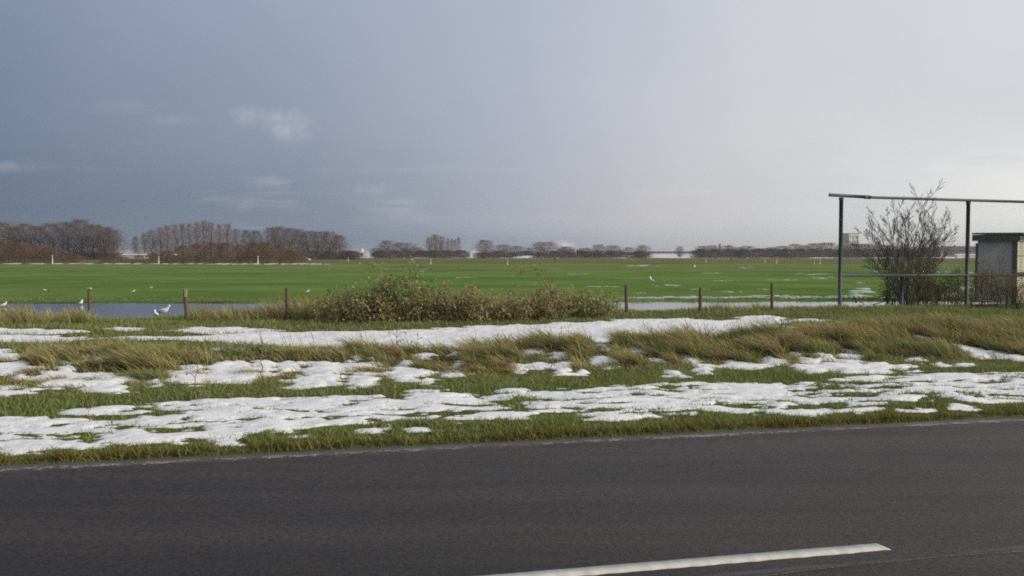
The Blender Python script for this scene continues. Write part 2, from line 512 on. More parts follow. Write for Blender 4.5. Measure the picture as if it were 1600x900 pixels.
C = C * (1 - w) + np.array([0.185, 0.225, 0.092]) * w
V = np.stack([GX, GY, GZ], -1).reshape(-1, 3)
ii = (np.arange(ny - 1)[:, None] * nx + np.arange(nx - 1)[None, :]).ravel()
Q = np.stack([ii, ii + 1, ii + 1 + nx, ii + nx], 1)
ground = mesh_obj('ground', np_mesh('ground', V, Q, C.reshape(-1, 3), M_GROUND, True))
tag(ground, kind='structure')

us = graded([(-420, -30, 15), (-30, -9, .6), (-9, 13, .06), (13, 40, .6), (40, 420, 15)])
vs = np.array([V_NEAR, 2.0, 2.8, 3.4, 3.8, 4.2, 4.6, 5.2, 5.8, 6.3, 6.6, 6.8, V_EDGE])
UU, VV = np.meshgrid(us, vs)
ZZ = 0.03 * (1 - ((VV - 4.1) / 3.0) ** 2)
VV = VV.copy()
VV[-1] += 0.045 * fbm(us, us * 0, 0.5, 4, 61)
VV[-2] += 0.02 * fbm(us, us * 0, 0.5, 4, 62)
def road_z(v): return 0.03 * (1 - ((v - 4.1) / 3.0) ** 2)
XX, YY = xy(UU, VV)
nu = len(us)
ii = (np.arange(len(vs) - 1)[:, None] * nu + np.arange(nu - 1)[None, :]).ravel()
road = mesh_obj('road', np_mesh('road', np.stack([XX, YY, ZZ], -1).reshape(-1, 3), np.stack([ii, ii + 1, ii + 1 + nu, ii + nu], 1), None, M_ASPH, True))
tag(road, kind='structure')

def strip(u0, u1, v0, v1, du, lift, mat, name, rag0=0.0, rag1=0.0, seed=1, skew=0.0, rs_=0.06):
    u = np.arange(u0, u1 + 1e-6, du); n = len(u)
    a = v0 + rag0 * fbm(u, u * 0, rs_, 4, seed); b_ = v1 + rag1 * fbm(u, u * 0, rs_, 4, seed + 5)
    P = []
    for lev in (0, 1):          # bottom edge slightly sunk, top face
        for vv, sk in ((a, skew), (b_, 0.0)):
            x, y = xy(u + sk * (u - u0 > (u1 - u0) * .98) - 0 * u, vv)
            P.append(np.stack([x, y, road_z(vv) + (lift if lev else -0.01)], -1))
    V = np.concatenate(P)
    k = np.arange(n - 1)
    f = [np.stack([2 * n + k, 2 * n + k + 1, 3 * n + k + 1, 3 * n + k], 1), np.stack([k, k + 1, 2 * n + k + 1, 2 * n + k], 1), np.stack([3 * n + k, 3 * n + k + 1, n + k + 1, n + k], 1)]
    f.append(np.array([[0, 2 * n, 3 * n, n], [n - 1, 2 * n - 1, 4 * n - 1, 3 * n - 1]]))
    return mesh_obj(name, np_mesh(name, V, np.concatenate(f), None, mat), road)
ue = 2.803
for k in range(-3, 4):
    strip(ue - 2.75 + k * 6.0, ue + k * 6.0, 3.838, 3.935, 0.012, 0.0035, M_PAINT, 'centre_line_dash', 0.008, 0.003, 70 + k, 0.012)
# damp joint between the two lanes, just on the near side of the dashes
strip(-30, 40, 3.655, 3.735, 0.03, 0.0030, M_TAR, 'lane_joint', 0.07, 0.06, 81, 0, .9)
# worn edge line: what is left of the paint, flake by flake
cu = np.arange(-12, 16, 0.022); cv = np.arange(6.67, 6.77, 0.016)
CU, CV = np.meshgrid(cu, cv)
keep = (fbm(CU, CV, 0.10, 4, 91, .65) + 0.55 * fbm(CU, CV * .3, 1.1, 2, 92) + 0.30 * (1 - 2 * np.abs((CV - 6.72) / .06) ** 2) + rng.normal(0, .22, CU.shape)) > 0.22
a_, b_ = CU[keep], CV[keep]
qs = []
jit = rng.uniform(-.005, .005, (4, 2, len(a_)))
for k, (du, dv) in enumerate(((-.011, -.007), (.011, -.007), (.011, .007), (-.011, .007))):
    x, y = xy(a_ + du + jit[k, 0], b_ + dv + jit[k, 1]); qs.append(np.stack([x, y, road_z(b_ + dv) + 0.0035], -1))
V = np.stack(qs, 1).reshape(-1, 3); Q = np.arange(len(V)).reshape(-1, 4)
el = mesh_obj('edge_line', np_mesh('edge_line', V, Q, None, M_EDGEPAINT), road)
el['kind'] = 'stuff'

# flood water behind the fence
wb = MB()
wb.poly([(-70, 10, WATER_Z), (75, 10, WATER_Z), (75, 33, WATER_Z), (-70, 33, WATER_Z)])
# keep the sheet inside the hollow: start it just behind the fence line
wb.v = [(*xy(-70, V_FENCE + .25), WATER_Z), (*xy(75, V_FENCE + .25), WATER_Z), (75, 34, WATER_Z), (-75, 32.0, WATER_Z)]
water = wb.build('flood_water', M_WATER)
tag(water, kind='structure')

# ------------------------------------------------------------------ snow
A_TOP = [(-160, 662), (0, 655), (100, 652), (150, 640), (250, 632), (400, 625), (500, 621), (620, 620), (640, 613), (780, 612), (810, 608), (900, 609), (1000, 602), (1130, 598), (1210, 599), (1300, 595), (1390, 588), (1500, 585), (1600, 584), (1760, 578), (2050, 569)]
A_BOT = [(2050, 600), (1760, 618), (1600, 625), (1350, 638), (1330, 647), (1200, 652), (1080, 651), (950, 660), (860, 649), (780, 657), (700, 662), (640, 663), (540, 667), (420, 674), (330, 679), (270, 686), (170, 694), (100, 696), (0, 698), (-160, 710)]
B_POLY = [(330, 522), (430, 519), (600, 518), (700, 513), (800, 508), (940, 503), (1000, 498), (1100, 500), (1180, 506), (1290, 515), (1300, 524), (1200, 530), (1100, 536), (1000, 534), (900, 541), (800, 544), (700, 546), (600, 548), (500, 547), (430, 541), (380, 530)]
def rect(x0, x1, y0, y1, sk=0.0):
    """flattened six-sided blob; sk drops the right end by that many pixels"""
    ym = (y0 + y1) / 2; w = x1 - x0
    return [(x0, ym), (x0 + .25 * w, y0 + .2 * sk), (x0 + .75 * w, y0 + .8 * sk), (x1, ym + sk), (x0 + .75 * w, y1 + .8 * sk), (x0 + .25 * w, y1 + .2 * sk)]
snow_polys = [(A_TOP + A_BOT, 1.0, 'A'), (B_POLY, 0.42, 'B')]
for r in [(-80, 130, 515, 523), (-80, 150, 524, 535), (165, 230, 512, 517), (130, 430, 525, 532), (250, 440, 513, 520), (330, 560, 522, 540), (-60, 20, 546, 553), (60, 145, 547, 556), (150, 235, 550, 556), (255, 330, 548, 556),
          (330, 420, 543, 549), (1150, 1230, 494, 501), (1225, 1300, 499, 503), (1455, 1480, 516, 519), (1495, 1512, 515, 517), (1310, 1330, 503, 505), (1100, 1240, 500, 507), (640, 760, 533, 545)]:
    snow_polys.append((rect(*r), 0.30, 'B'))
for r in [(-40, 38, 554, 565), (-40, 60, 568, 584), (-40, 32, 604, 619), (35, 215, 582, 603), (140, 200, 606, 614), (92, 108, 567, 576), (125, 138, 558, 567), (150, 160, 558, 563), (78, 92, 585, 591), (235, 260, 598, 604),
          (262, 330, 572, 606), (300, 420, 574, 600), (340, 385, 566, 578), (400, 430, 562, 590), (430, 470, 566, 582), (442, 520, 588, 604), (470, 545, 568, 600), (540, 592, 584, 604), (480, 600, 570, 582), (540, 562, 560, 566),
          (572, 596, 561, 569), (600, 672, 574, 596), (624, 644, 563, 573), (655, 692, 594, 602), (690, 728, 577, 588), (702, 728, 564, 576), (728, 752, 582, 586), (655, 668, 552, 562), (705, 720, 547, 553),
          (800, 816, 571, 583), (818, 842, 549, 558), (834, 856, 565, 580), (864, 886, 567, 585), (858, 886, 552, 562), (906, 916, 580, 586), (935, 965, 560, 577), (934, 958, 541, 551), (1050, 1062, 582, 587),
          (1192, 1212, 560, 569), (1315, 1342, 550, 562), (1404, 1414, 572, 579), (1464, 1476, 565, 573), (1430, 1444, 560, 566), (1262, 1284, 566, 582), (1502, 1514, 569, 573), (1448, 1456, 528, 532)]:
    snow_polys.append((rect(*r), 0.26, 'C'))
for r in [(978, 1056, 545, 553, 22), (1062, 1100, 554, 562, 12), (1080, 1122, 570, 586, 0), (1122, 1188, 561, 573, 8), (1238, 1268, 551, 558, 9), (1262, 1312, 552, 557, 8), (1284, 1340, 570, 577, 8), (1308, 1352, 563, 572, 8), (1345, 1392, 568, 582, 0),
          (1506, 1546, 538, 548, 16), (1552, 1640, 551, 559, 12)]:
    snow_polys.append((rect(*r), 0.26, 'C'))

SX0, SX1, SY0, SY1, SD = -11.5, 16.0, 5.6, 20.6, 0.033
sx = np.arange(SX0, SX1, SD); sy = np.arange(SY0, SY1, SD)
PX, PY = np.meshgrid(sx, sy)
for r in [(60, 75, 662, 668), (100, 135, 641, 650), (130, 180, 697, 702), (345, 372, 688, 696), (355, 372, 682, 687), (455, 480, 684, 688), (555, 605, 672, 682), (570, 600, 676, 684), (830, 860, 664, 669), (925, 945, 666, 670), (1060, 1120, 655, 664), (1095, 1120, 660, 668),
          (1210, 1250, 645, 654), (1400, 1450, 636, 641), (1480, 1510, 632, 637), (1250, 1300, 642, 647), (20, 60, 700, 706), (250, 300, 680, 686), (640, 660, 668, 672)]:
    snow_polys.append((rect(*r), 0.22, 'F'))
n_big = fbm(PX * .42, PY, 0.5, 4, 101, .62); n_fin = fbm(PX * .34, PY, 0.13, 4, 102, .72)
VAL = np.full(PX.shape, -1.0); CLS = np.zeros(PX.shape, np.int8)
for poly, amp, cls in snow_polys:
    W = [ground_hit(*p) for p in poly]
    W = np.array([q for q in W if q is not None])
    x0, y0 = W.min(0) - .5; x1, y1 = W.max(0) + .5
    i0, i1 = max(0, int((x0 - SX0) / SD)), min(len(sx), int((x1 - SX0) / SD) + 1)
    j0, j1 = max(0, int((y0 - SY0) / SD)), min(len(sy), int((y1 - SY0) / SD) + 1)
    if i1 <= i0 or j1 <= j0: continue
    px = PX[j0:j1, i0:i1]; py = PY[j0:j1, i0:i1]
    d2 = np.full(px.shape, 1e9); ins = np.zeros(px.shape, bool)
    for k in range(len(W)):
        a = W[k]; b_ = W[(k + 1) % len(W)]
        e = b_ - a; L2 = max(float(e @ e), 1e-9)
        t = np.clip(((px - a[0]) * e[0] + (py - a[1]) * e[1]) / L2, 0, 1)
        d2 = np.minimum(d2, (px - a[0] - t * e[0]) ** 2 + (py - a[1] - t * e[1]) ** 2)
        cr = ((a[1] > py) != (b_[1] > py)) & (px < (b_[0] - a[0]) * (py - a[1]) / ((b_[1] - a[1]) if abs(b_[1] - a[1]) > 1e-9 else 1e-9) + a[0])
        ins ^= cr
    sd = np.where(ins, 1, -1) * np.sqrt(d2)
    sd = np.clip(sd, -1, 0.24)
    kb, kf = {'A': (.50, 1.25), 'B': (.6, .6), 'C': (.6, 1.1), 'F': (.3, 1.0)}[cls]
    val = sd + amp * (n_big[j0:j1, i0:i1] * kb + n_fin[j0:j1, i0:i1] * kf) + (-0.015 if cls == 'A' else .04 if cls == 'F' else (.045 if cls == 'C' and poly[0][0] > 760 else .0))
    if cls == 'A': val = np.minimum(val, (sd + .10) * 2)
    cur = VAL[j0:j1, i0:i1]; m = val > cur
    cur[m] = val[m]; CLS[j0:j1, i0:i1][m] = {'A': 1, 'B': 2, 'C': 3, 'F': 1}[cls]
VAL = np.minimum(VAL, (uv(PX, PY)[1] - 7.16 + .2 * n_big + .15 * n_fin) * 1.2)
thick = np.where(CLS == 3, np.clip(VAL * 0.22 + .004, -.04, 0.026), np.where(CLS == 2, np.clip(VAL * .12, -.03, .015), np.clip(VAL * .09, -.03, .013)))
SZ = H(PX, PY) + thick + np.where(VAL > 0, 0.010 * n_fin + .012 * fbm(PX * .6, PY, .09, 2, 103), 0)
nxs, nys = len(sx), len(sy)
ii = (np.arange(nys - 1)[:, None] * nxs + np.arange(nxs - 1)[None, :])
mx = np.maximum.reduce([VAL[:-1, :-1], VAL[1:, :-1], VAL[:-1, 1:], VAL[1:, 1:]])
cl = CLS[:-1, :-1]
SNOWV = np.stack([PX, PY, SZ], -1).reshape(-1, 3)
for name, k, lab in (('verge_snow', 1, 'broad band of slushy snow along the grass verge nearest the road'), ('path_snow', 2, 'smooth snow lying on the path in front of the bramble hedge'),
                     ('bank_snow', 3, 'scattered clumps of snow caught among the tall grass of the bank')):
    f = ii[(mx > -0.06) & (cl == k)]
    Q = np.stack([f, f + 1, f + 1 + nxs, f + nxs], 1)
    uq, inv = np.unique(Q, return_inverse=True)
    o = mesh_obj(name, np_mesh(name, SNOWV[uq], inv.reshape(-1, 4), None, M_SNOW, True))
    tag(o, lab, 'snow', kind='stuff')

def snow_at(x, y):
    i = np.clip(((x - SX0) / SD).astype(int), 0, nxs - 1); j = np.clip(((y - SY0) / SD).astype(int), 0, nys - 1)
    ok = (x > SX0) & (x < SX1) & (y > SY0) & (y < SY1)
    return np.where(ok, VAL[j, i], -1.0), np.where(ok, CLS[j, i], 0)

# thin streaks of snow and slush out on the field: irregular low lenses
fv, ff = [], []
def lens(x0, x1, y0, y1, n=26, hgt=.03, seed=0):
    """pixel extents -> flat irregular patch on the ground"""
    ym = (y0 + y1) / 2
    c_ = ground_hit((x0 + x1) / 2, ym); a = ground_hit(x0, ym); t = ground_hit((x0 + x1) / 2, y0); b_ = ground_hit((x0 + x1) / 2, y1)
    if None in (c_, a, t, b_): return
    rx = abs(c_[0] - a[0]); rt = t[1] - c_[1]; rb = c_[1] - b_[1]
    w = np.linspace(0, 2 * np.pi, n, endpoint=False)
    rr = 1 + 0.42 * fbm(np.cos(w) * 2 + seed * 3.1, np.sin(w) * 2, 1.0, 3, 110 + seed) + rng.uniform(-.12, .12, n)
    dx = np.cos(w) * rr * rx; dy = np.sin(w) * rr; dy = np.where(dy > 0, dy * rt, dy * rb)
    for q, z in ((1.0, -.012), (.8, hgt * .7), (.35, hgt)):
        X_, Y_ = c_[0] + dx * q, c_[1] + dy * q
        fv.append(np.stack([X_, Y_, H(X_, Y_) + z], -1))
    base = sum(len(q) for q in fv) - 3 * n
    for L in range(2):
        for k in range(n):
            ff.append((base + L * n + k, base + L * n + (k + 1) % n, base + (L + 1) * n + (k + 1) % n, base + (L + 1) * n + k))
    for k in range(1, n - 1, 2):
        ff.append((base + 2 * n, base + 2 * n + k, base + 2 * n + k + 1, base + 2 * n + min(k + 2, n - 1)))
def flecks(x0, x1, y0, y1, n=16, size=.3, hgt=.02):
    global sd_
    for k in range(n):
        px = (x0 + x1) / 2 + np.clip(rng.normal(0, .42), -1.2, 1.2) * (x1 - x0) / 2
        py = (y0 + y1) / 2 + np.clip(rng.normal(0, .45), -1, 1) * (y1 - y0) / 2
        w = (x1 - x0) / 2 * size * rng.uniform(.5, 1.4); h = (y1 - y0) / 2 * size * rng.uniform(.5, 1.3)
        sd_ += 1; lens(px - w, px + w, py - h, py + h, n=11, seed=sd_, hgt=hgt)
sd_ = 0
for r in [(1232, 1312, 427.3, 429.6), (1262, 1312, 432.8, 435.8), (1200, 1250, 436.5, 438.4), (955, 1045, 413.4, 415.8), (900, 975, 446.8, 448.8), (1018, 1078, 443.5, 447.5), (1150, 1185, 417.2, 419.4), (1070, 1110, 451, 453),
          (700, 742, 432.8, 434.6), (1360, 1400, 423.5, 426), (1408, 1440, 424, 426.5), (1452, 1490, 423.8, 427), (1496, 1545, 424.5, 427.5), (1462, 1492, 442.5, 446.5), (1120, 1165, 455, 457.5), (880, 930, 427, 428.4),
          (1090, 1130, 426, 427.4), (1180, 1210, 451, 453), (1330, 1356, 441, 443), (1380, 1420, 435, 436.6), (985, 1010, 457, 459), (1560, 1610, 421, 424), (1100, 1150, 438, 439.5)]:
    flecks(*r, 10, .17, .010)
for k in range(30):      # slush along the far edge of the water, right half
    cx = 985 + k * 12 + rng.uniform(-8, 8); w = rng.uniform(14, 38); y = 466.2 - (cx - 985) * 0.006 + rng.uniform(-2.2, 1.0)
    flecks(cx - w, cx + w, y - rng.uniform(.5, 1.6), y + rng.uniform(.5, 1.4), 7, .26, .012)
for k in range(14):
    cx = rng.uniform(1320, 1560); w = rng.uniform(8, 26); y = rng.uniform(450, 466)
    flecks(cx - w, cx + w, y - rng.uniform(.8, 2), y + rng.uniform(.8, 2), 8, .4, .015)
for k in range(26):      # the pale broken line at the far edge of the grass, left half
    cx = 8 + k * 19.5 + rng.uniform(-8, 8); w = rng.uniform(2, 7)
    flecks(cx - w, cx + w, 411.5, 412.7, 4, .25, .04)
for k in range(16):
    cx = 330 + k * 12; flecks(cx - 9, cx + 9, 412.2, 413.4, 4, .25, .04)
fs = mesh_obj('field_snow', np_mesh('field_snow', np.concatenate(fv), np.array(ff), None, M_SLUSH, True))
tag(fs, 'thin streaks of old snow and slush lying on the green field', 'snow', kind='stuff')
fv, ff = [], []
for (x0, x1, y0, y1) in [(560, 770, 401.9, 403.4), (740, 900, 402.0, 403.4), (900, 1020, 402.2, 403.2), (1000, 1230, 402.2, 403.2), (1170, 1330, 402.0, 403.6), (1310, 1470, 402.2, 403.4), (1440, 1600, 401.8, 402.8), (1170, 1225, 400.9, 401.8), (60, 200, 401.8, 402.6)]:
    sd_ += 1; lens(x0, x1, y0, y1, n=40, hgt=.45, seed=sd_)
fs = mesh_obj('far_snow', np_mesh('far_snow', np.concatenate(fv), np.array(ff), None, M_SNOW, True))
tag(fs, 'white line of snow at the foot of the skyline trees', 'snow', kind='stuff')
# low snow covered hump far off
hb = MB(); c0 = at(832, 403, 400)
n = 28; rings = []
for q, z in ((1.0, -.1), (.85, .35), (.55, .85), (.2, 1.05)):
    rings.append([(c0.x + 13 * q * math.cos(2 * math.pi * k / n) * (1 + .1 * math.sin(3 * k)), 400 + 14 * q * math.sin(2 * math.pi * k / n), z) for k in range(n)])
hb.loft(rings)
tag(hb.build('snow_mound', M_SNOW, None, True), kind='structure')

# ------------------------------------------------------------------ grass
def blades(name, x, y, L, W, head, lean, curl, colr, seg=2, mat=M_GRASS, z0=None, tipmix=0.35):
    n = len(x)
    z = (H(x, y) if z0 is None else z0) - 0.01
    P0 = np.stack([x, y, z], 1)
    hd = np.stack([np.cos(head), np.sin(head), np.zeros(n)], 1)
    fa = rng.uniform(0, np.pi, n)
    sdv = np.stack([np.cos(fa), np.sin(fa), np.zeros(n)], 1)
    Vs, Cs = [], []
    for k in range(seg + 1):
        t = k / seg
        hor = (lean * t + curl * t * t) * L
        ver = L * t * np.sqrt(np.clip(1 - (lean * .9) ** 2, .05, 1)) * (1 - 0.45 * curl * t)
        p = P0 + hd * hor[:, None]; p[:, 2] += ver
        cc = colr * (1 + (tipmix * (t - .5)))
        if k < seg:
            w = W * (1 - .55 * t)
            Vs += [p - sdv * w[:, None] / 2, p + sdv * w[:, None] / 2]; Cs += [cc, cc]
        else:
            Vs.append(p); Cs.append(cc)
    m = len(Vs)
    V = np.stack(Vs, 1).reshape(-1, 3); Cc = np.stack(Cs, 1).reshape(-1, 3)
    b = np.arange(n)[:, None] * m
    T = []
    for k in range(seg - 1):
        T += [b + np.array([[2 * k, 2 * k + 1, 2 * k + 3]]), b + np.array([[2 * k, 2 * k + 3, 2 * k + 2]])]
    T.append(b + np.array([[2 * seg - 2, 2 * seg - 1, 2 * seg]]))
    return np_mesh(name, V, np.concatenate(T), np.clip(Cc, 0, 1), mat)

def scatter(v0, v1, dens, margin=2.0, u0=-16, u1=20):
    n = int((u1 - u0) * (v1 - v0) * dens)
    u = rng.uniform(u0, u1, n); v = rng.uniform(v0, v1, n)
    x, y = xy(u, v)
    k = np.abs(x) < 0.585 * y + margin
    return x[k], y[k], u[k], v[k]

def palette(cols, n, wts):
    cols = np.array(cols); i = rng.choice(len(cols), n, p=np.array(wts) / sum(wts))
    return cols[i] * rng.uniform(.75, 1.3, (n, 1)) * rng.uniform(.93, 1.07, (n, 3))

GR = [(0.205, 0.268, 0.085), (0.162, 0.225, 0.070), (0.29, 0.30, 0.11), (0.40, 0.335, 0.165), (0.23, 0.17, 0.095)]
TAN = [(0.45, 0.37, 0.175), (0.34, 0.29, 0.13), (0.26, 0.26, 0.10), (0.56, 0.47, 0.25), (0.22, 0.155, 0.08)]

def before_snow(x, y, ds, only=0):
    """true for blades that stand just in front of lying snow (flattened by it)"""
    dn = np.sqrt(x * x + y * y); m = np.zeros(len(x), bool)
    for dd in ds:
        s2, c2 = snow_at(x * (1 + dd / dn), y * (1 + dd / dn)); m |= (s2 > .0) & ((c2 == only) | (only == 0))
    return m
# short turf of the verge
x, y, u, v = scatter(6.88, 11.2, 1700, 3.5)
sv, sc_ = snow_at(x, y)
pat = fbm(x, y, .5, 3, 121)
k = (sv < 0.012) | ((sv < .12) & (rng.random(len(x)) < .26)) | (rng.random(len(x)) < .05)
k |= (fbm(x * .6, y, .28, 3, 123) > .34) & (rng.random(len(x)) < .7)
k &= v > V_EDGE + 0.045 * fbm(u, u * 0, 0.5, 4, 61) - .02 + rng.uniform(-.02, .05, len(v))
x, y, u, v, sv, pat = x[k], y[k], u[k], v[k], sv[k], pat[k]
n = len(x)
L = rng.uniform(.04, .10, n) * (1 + .5 * pat) * np.where(sv > -.03, 1.0, 1.0)
L = np.where(before_snow(x, y, (.07, .15, .24)), L * .5, L)
cc = palette(GR, n, [5, 4, 2, 1, .6])
edge = sstep(7.2, 6.93, v)[:, None]
cc = cc * (1 - edge * .7) + palette([(0.26, 0.19, 0.05), (0.17, 0.16, 0.05), (.11, .08, .04)], n, [2, 2, 1]) * edge * .7
dry = sstep(9.4, 10.6, v)[:, None] * .55
cc = cc * (1 - dry) + palette(TAN, n, [3, 3, 3, 1, 2]) * dry
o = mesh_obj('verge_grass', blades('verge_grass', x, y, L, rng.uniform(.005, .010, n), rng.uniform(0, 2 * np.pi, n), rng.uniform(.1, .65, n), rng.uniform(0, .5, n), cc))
tag(o, 'short green turf of the verge beside the asphalt road', 'grass', kind='stuff')

x, y, u, v = scatter(6.88, 7.45, 6500, 3.2, -10, 15)
sv, sc_ = snow_at(x, y)
k = (sv < 0.0) & (v > V_EDGE + 0.045 * fbm(u, u * 0, 0.5, 4, 61) - .02 + rng.uniform(-.02, .04, len(v)))
x, y, u, v = x[k], y[k], u[k], v[k]; n = len(x)
edge = (sstep(7.22, 6.93, v) * np.clip(.7 + fbm(x, y, .4, 3, 122), 0, 1))[:, None]
cc = palette(GR, n, [5, 4, 2, 1, .6]) * (1 - edge * .75) + palette([(0.30, 0.21, 0.05), (0.20, 0.18, 0.05), (.13, .09, .04)], n, [2, 2, 1]) * edge * .75
o = mesh_obj('fringe_grass', blades('fringe_grass', x, y, rng.uniform(.04, .095, n) * (1 + .5 * fbm(x, y, .5, 3, 121)) * np.where(before_snow(x, y, (.07, .15, .24)), .4, 1), rng.uniform(.006, .011, n), rng.uniform(0, 2 * np.pi, n), rng.uniform(.1, .6, n), rng.uniform(0, .5, n), cc))
tag(o, 'mossy yellow green grass fringe right at the edge of the asphalt', 'grass', kind='stuff')

# tall wind-bent grass on the bank
x, y, u, v = scatter(10.3, 13.3, 1050, 3.5)
sv, sc_ = snow_at(x, y)
px_ = 800 + F * x / y
# growth along the bank: sparse on the left, scattered tufts in the middle, rank on the right
tall = np.interp(px_, [-300, 60, 90, 130, 160, 210, 250, 300, 420, 560, 700, 760, 850, 930, 965, 985, 1030, 1065, 1085, 1110, 1150, 1190, 1215, 1245, 1275, 1310, 1380, 1480, 1560, 1700],
                 [.12, .12, .38, .2, .12, .32, .38, .15, .10, .10, .12, .26, .42, .38, .58, .50, .38, .50, .85, .46, .28, .42, .82, .58, .40, .50, .62, .58, .54, .5])
tall = np.clip(tall * (1 + .5 * fbm(u, v, .7, 2, 131)), 0.04, 1.2)
clump = fbm(x, y, .55, 3, 132, .55); tuss = fbm(u * .8, v, 1.1, 2, 133)
k = (sv < 0.01) | ((sv < .05) & (rng.random(len(x)) < .08))
k &= rng.random(len(x)) < np.clip(.5 + .5 * tall + .6 * clump, .2, 1)
x, y, u, v, sv, tall, clump, tuss = [q[k] for q in (x, y, u, v, sv, tall, clump, tuss)]
n = len(x)
prof = sstep(10.2, 10.9, v) * sstep(13.5, 12.7, v)
L = (.07 + (.02 + .30 * tall) * np.clip(.5 + 1.5 * clump + .6 * tuss, .08, 1.7)) * (.4 + .6 * prof) * rng.uniform(.6, 1.25, n)
reed = (rng.random(n) < .012) & (tall < .7)
L = np.where(reed, rng.uniform(.25, .5, n), L)
press = np.zeros(n, bool); dn = np.sqrt(x * x + y * y)
for dd in (.08, .18, .3, .42, .55):
    s2, c2 = snow_at(x * (1 + dd / dn), y * (1 + dd / dn)); press |= (s2 > .0) & (c2 == 3)
L = np.where(press, np.minimum(L, rng.uniform(.05, .13, n)), L)
cc = palette(TAN, n, [4, 4, 4, 1.2, 2.2])
gg = np.clip(.42 + .6 * fbm(x, y, .8, 3, 134), 0, .85)[:, None]
cc = cc * (1 - gg) + palette(GR, n, [4, 3, 3, 1, 1]) * gg
head = np.pi + rng.normal(0, .35, n) - .25 + 1.1 * fbm(x, y, .6, 2, 135)
lean = np.where(reed, rng.uniform(.02, .3, n), rng.uniform(.15, .65, n)); curl = np.where(reed, .1, rng.uniform(.1, .75, n))
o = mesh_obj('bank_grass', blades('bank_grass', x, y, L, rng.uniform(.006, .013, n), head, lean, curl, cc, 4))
tag(o, 'long straw coloured grass bent over by the wind on the bank', 'grass', kind='stuff')

# tussocks: blades springing from common roots and falling over to the left with the wind
tu, tv, tpx, tint, tsz = [], [], [], [], []
for k in range(1500):
    u_ = rng.uniform(-9, 12); v_ = rng.uniform(10.5, 12.75); x_, y_ = xy(u_, v_); px1 = 800 + F * x_ / y_
    if px1 < -120 or px1 > 2000: continue
    p_ = np.interp(px1, [-120, 40, 70, 130, 160, 260, 290, 700, 780, 850, 1000, 1300, 1750], [.08, .08, .3, .2, .3, .35, .13, .13, .3, .5, .5, .55, .55])
    if rng.random() > p_: continue
    if snow_at(np.array([x_]), np.array([y_]))[0][0] > .0 and (px1 > 760 or rng.random() > .45): continue
    tu.append(x_); tv.append(y_); tsz.append(rng.uniform(.6, 1.25) * np.interp(px1, [0, 700, 850, 1000, 1060, 1085, 1110, 1190, 1215, 1245, 1290, 1350, 1600], [.55, .5, .68, .62, .7, 1.05, .6, .6, 1.05, .65, .62, .74, .72]) * (.75 + .35 * np.interp(v_, [10.5, 11.5, 12.7], [0, 1, .8]))); tint.append(rng.random())
nb = 230; nt_ = len(tu)
cx, cy, sz, tn = [np.repeat(np.array(q), nb) for q in (tu, tv, tsz, tint)]
n = len(cx)
ra = rng.uniform(0, 6.283, n); rr_ = np.abs(rng.normal(0, .085, n))
x = cx + np.cos(ra) * rr_ * 1.3; y = cy + np.sin(ra) * rr_
dx = np.cos(ra) * .40 - .62 + rng.normal(0, .22, n); dy = np.sin(ra) * .40 - .12 + rng.normal(0, .22, n)
L = sz * rng.uniform(.22, .52, n)
L = np.where(before_snow(x, y, (.06, .15, .26, .38, .5, .64), 3), np.minimum(L, rng.uniform(.04, .12, n)), L)
base = np.where((tn < .5)[:, None], palette(TAN, n, [5, 4, 3, 1.5, 1.5]), np.where((tn < .85)[:, None], palette([(.25, .265, .105), (.20, .23, .09), (.33, .315, .14)], n, [3, 3, 2]), palette([(.36, .27, .125), (.27, .195, .09), (.42, .34, .17)], n, [3, 2, 2])))
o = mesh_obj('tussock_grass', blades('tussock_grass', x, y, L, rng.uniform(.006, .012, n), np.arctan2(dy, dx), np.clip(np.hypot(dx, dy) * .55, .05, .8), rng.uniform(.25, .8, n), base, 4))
tag(o, 'straw and olive tussocks falling over to the left along the bank', 'grass', kind='stuff')

# shorter grass around the path, up to the fence
x, y, u, v = scatter(12.9, 21.4, 400, 4.0, -20, 26)
sv, sc_ = snow_at(x, y)
k = (sv < 0.01) | ((sv < .1) & (rng.random(len(x)) < .15)) | (rng.random(len(x)) < .02)
x, y, u, v = x[k], y[k], u[k], v[k]; n = len(x)
cc = palette(GR, n, [4, 4, 3.5, 1.6, .8])
dr = sstep(1.0, -4.0, u)[:, None] * .5 * (np.clip(.5 + fbm(x, y, 1.2, 3, 141), 0, 1))[:, None]
cc = cc * (1 - dr) + palette(TAN, n, [3, 4, 3, 1, 1]) * dr
o = mesh_obj('path_grass', blades('path_grass', x, y, rng.uniform(.04, .12, n) * (1 + .6 * fbm(x, y, .7, 3, 142)), rng.uniform(.009, .018, n), rng.uniform(0, 6.28, n), rng.uniform(.1, .6, n), rng.uniform(0, .5, n), cc))
tag(o, 'short olive grass on both sides of the snowy path', 'grass', kind='stuff')

# rank dry grass along the fence
x, y, u, v = scatter(20.1, 21.75, 560, 3.0, -20, 24)
px_ = 800 + F * x / y
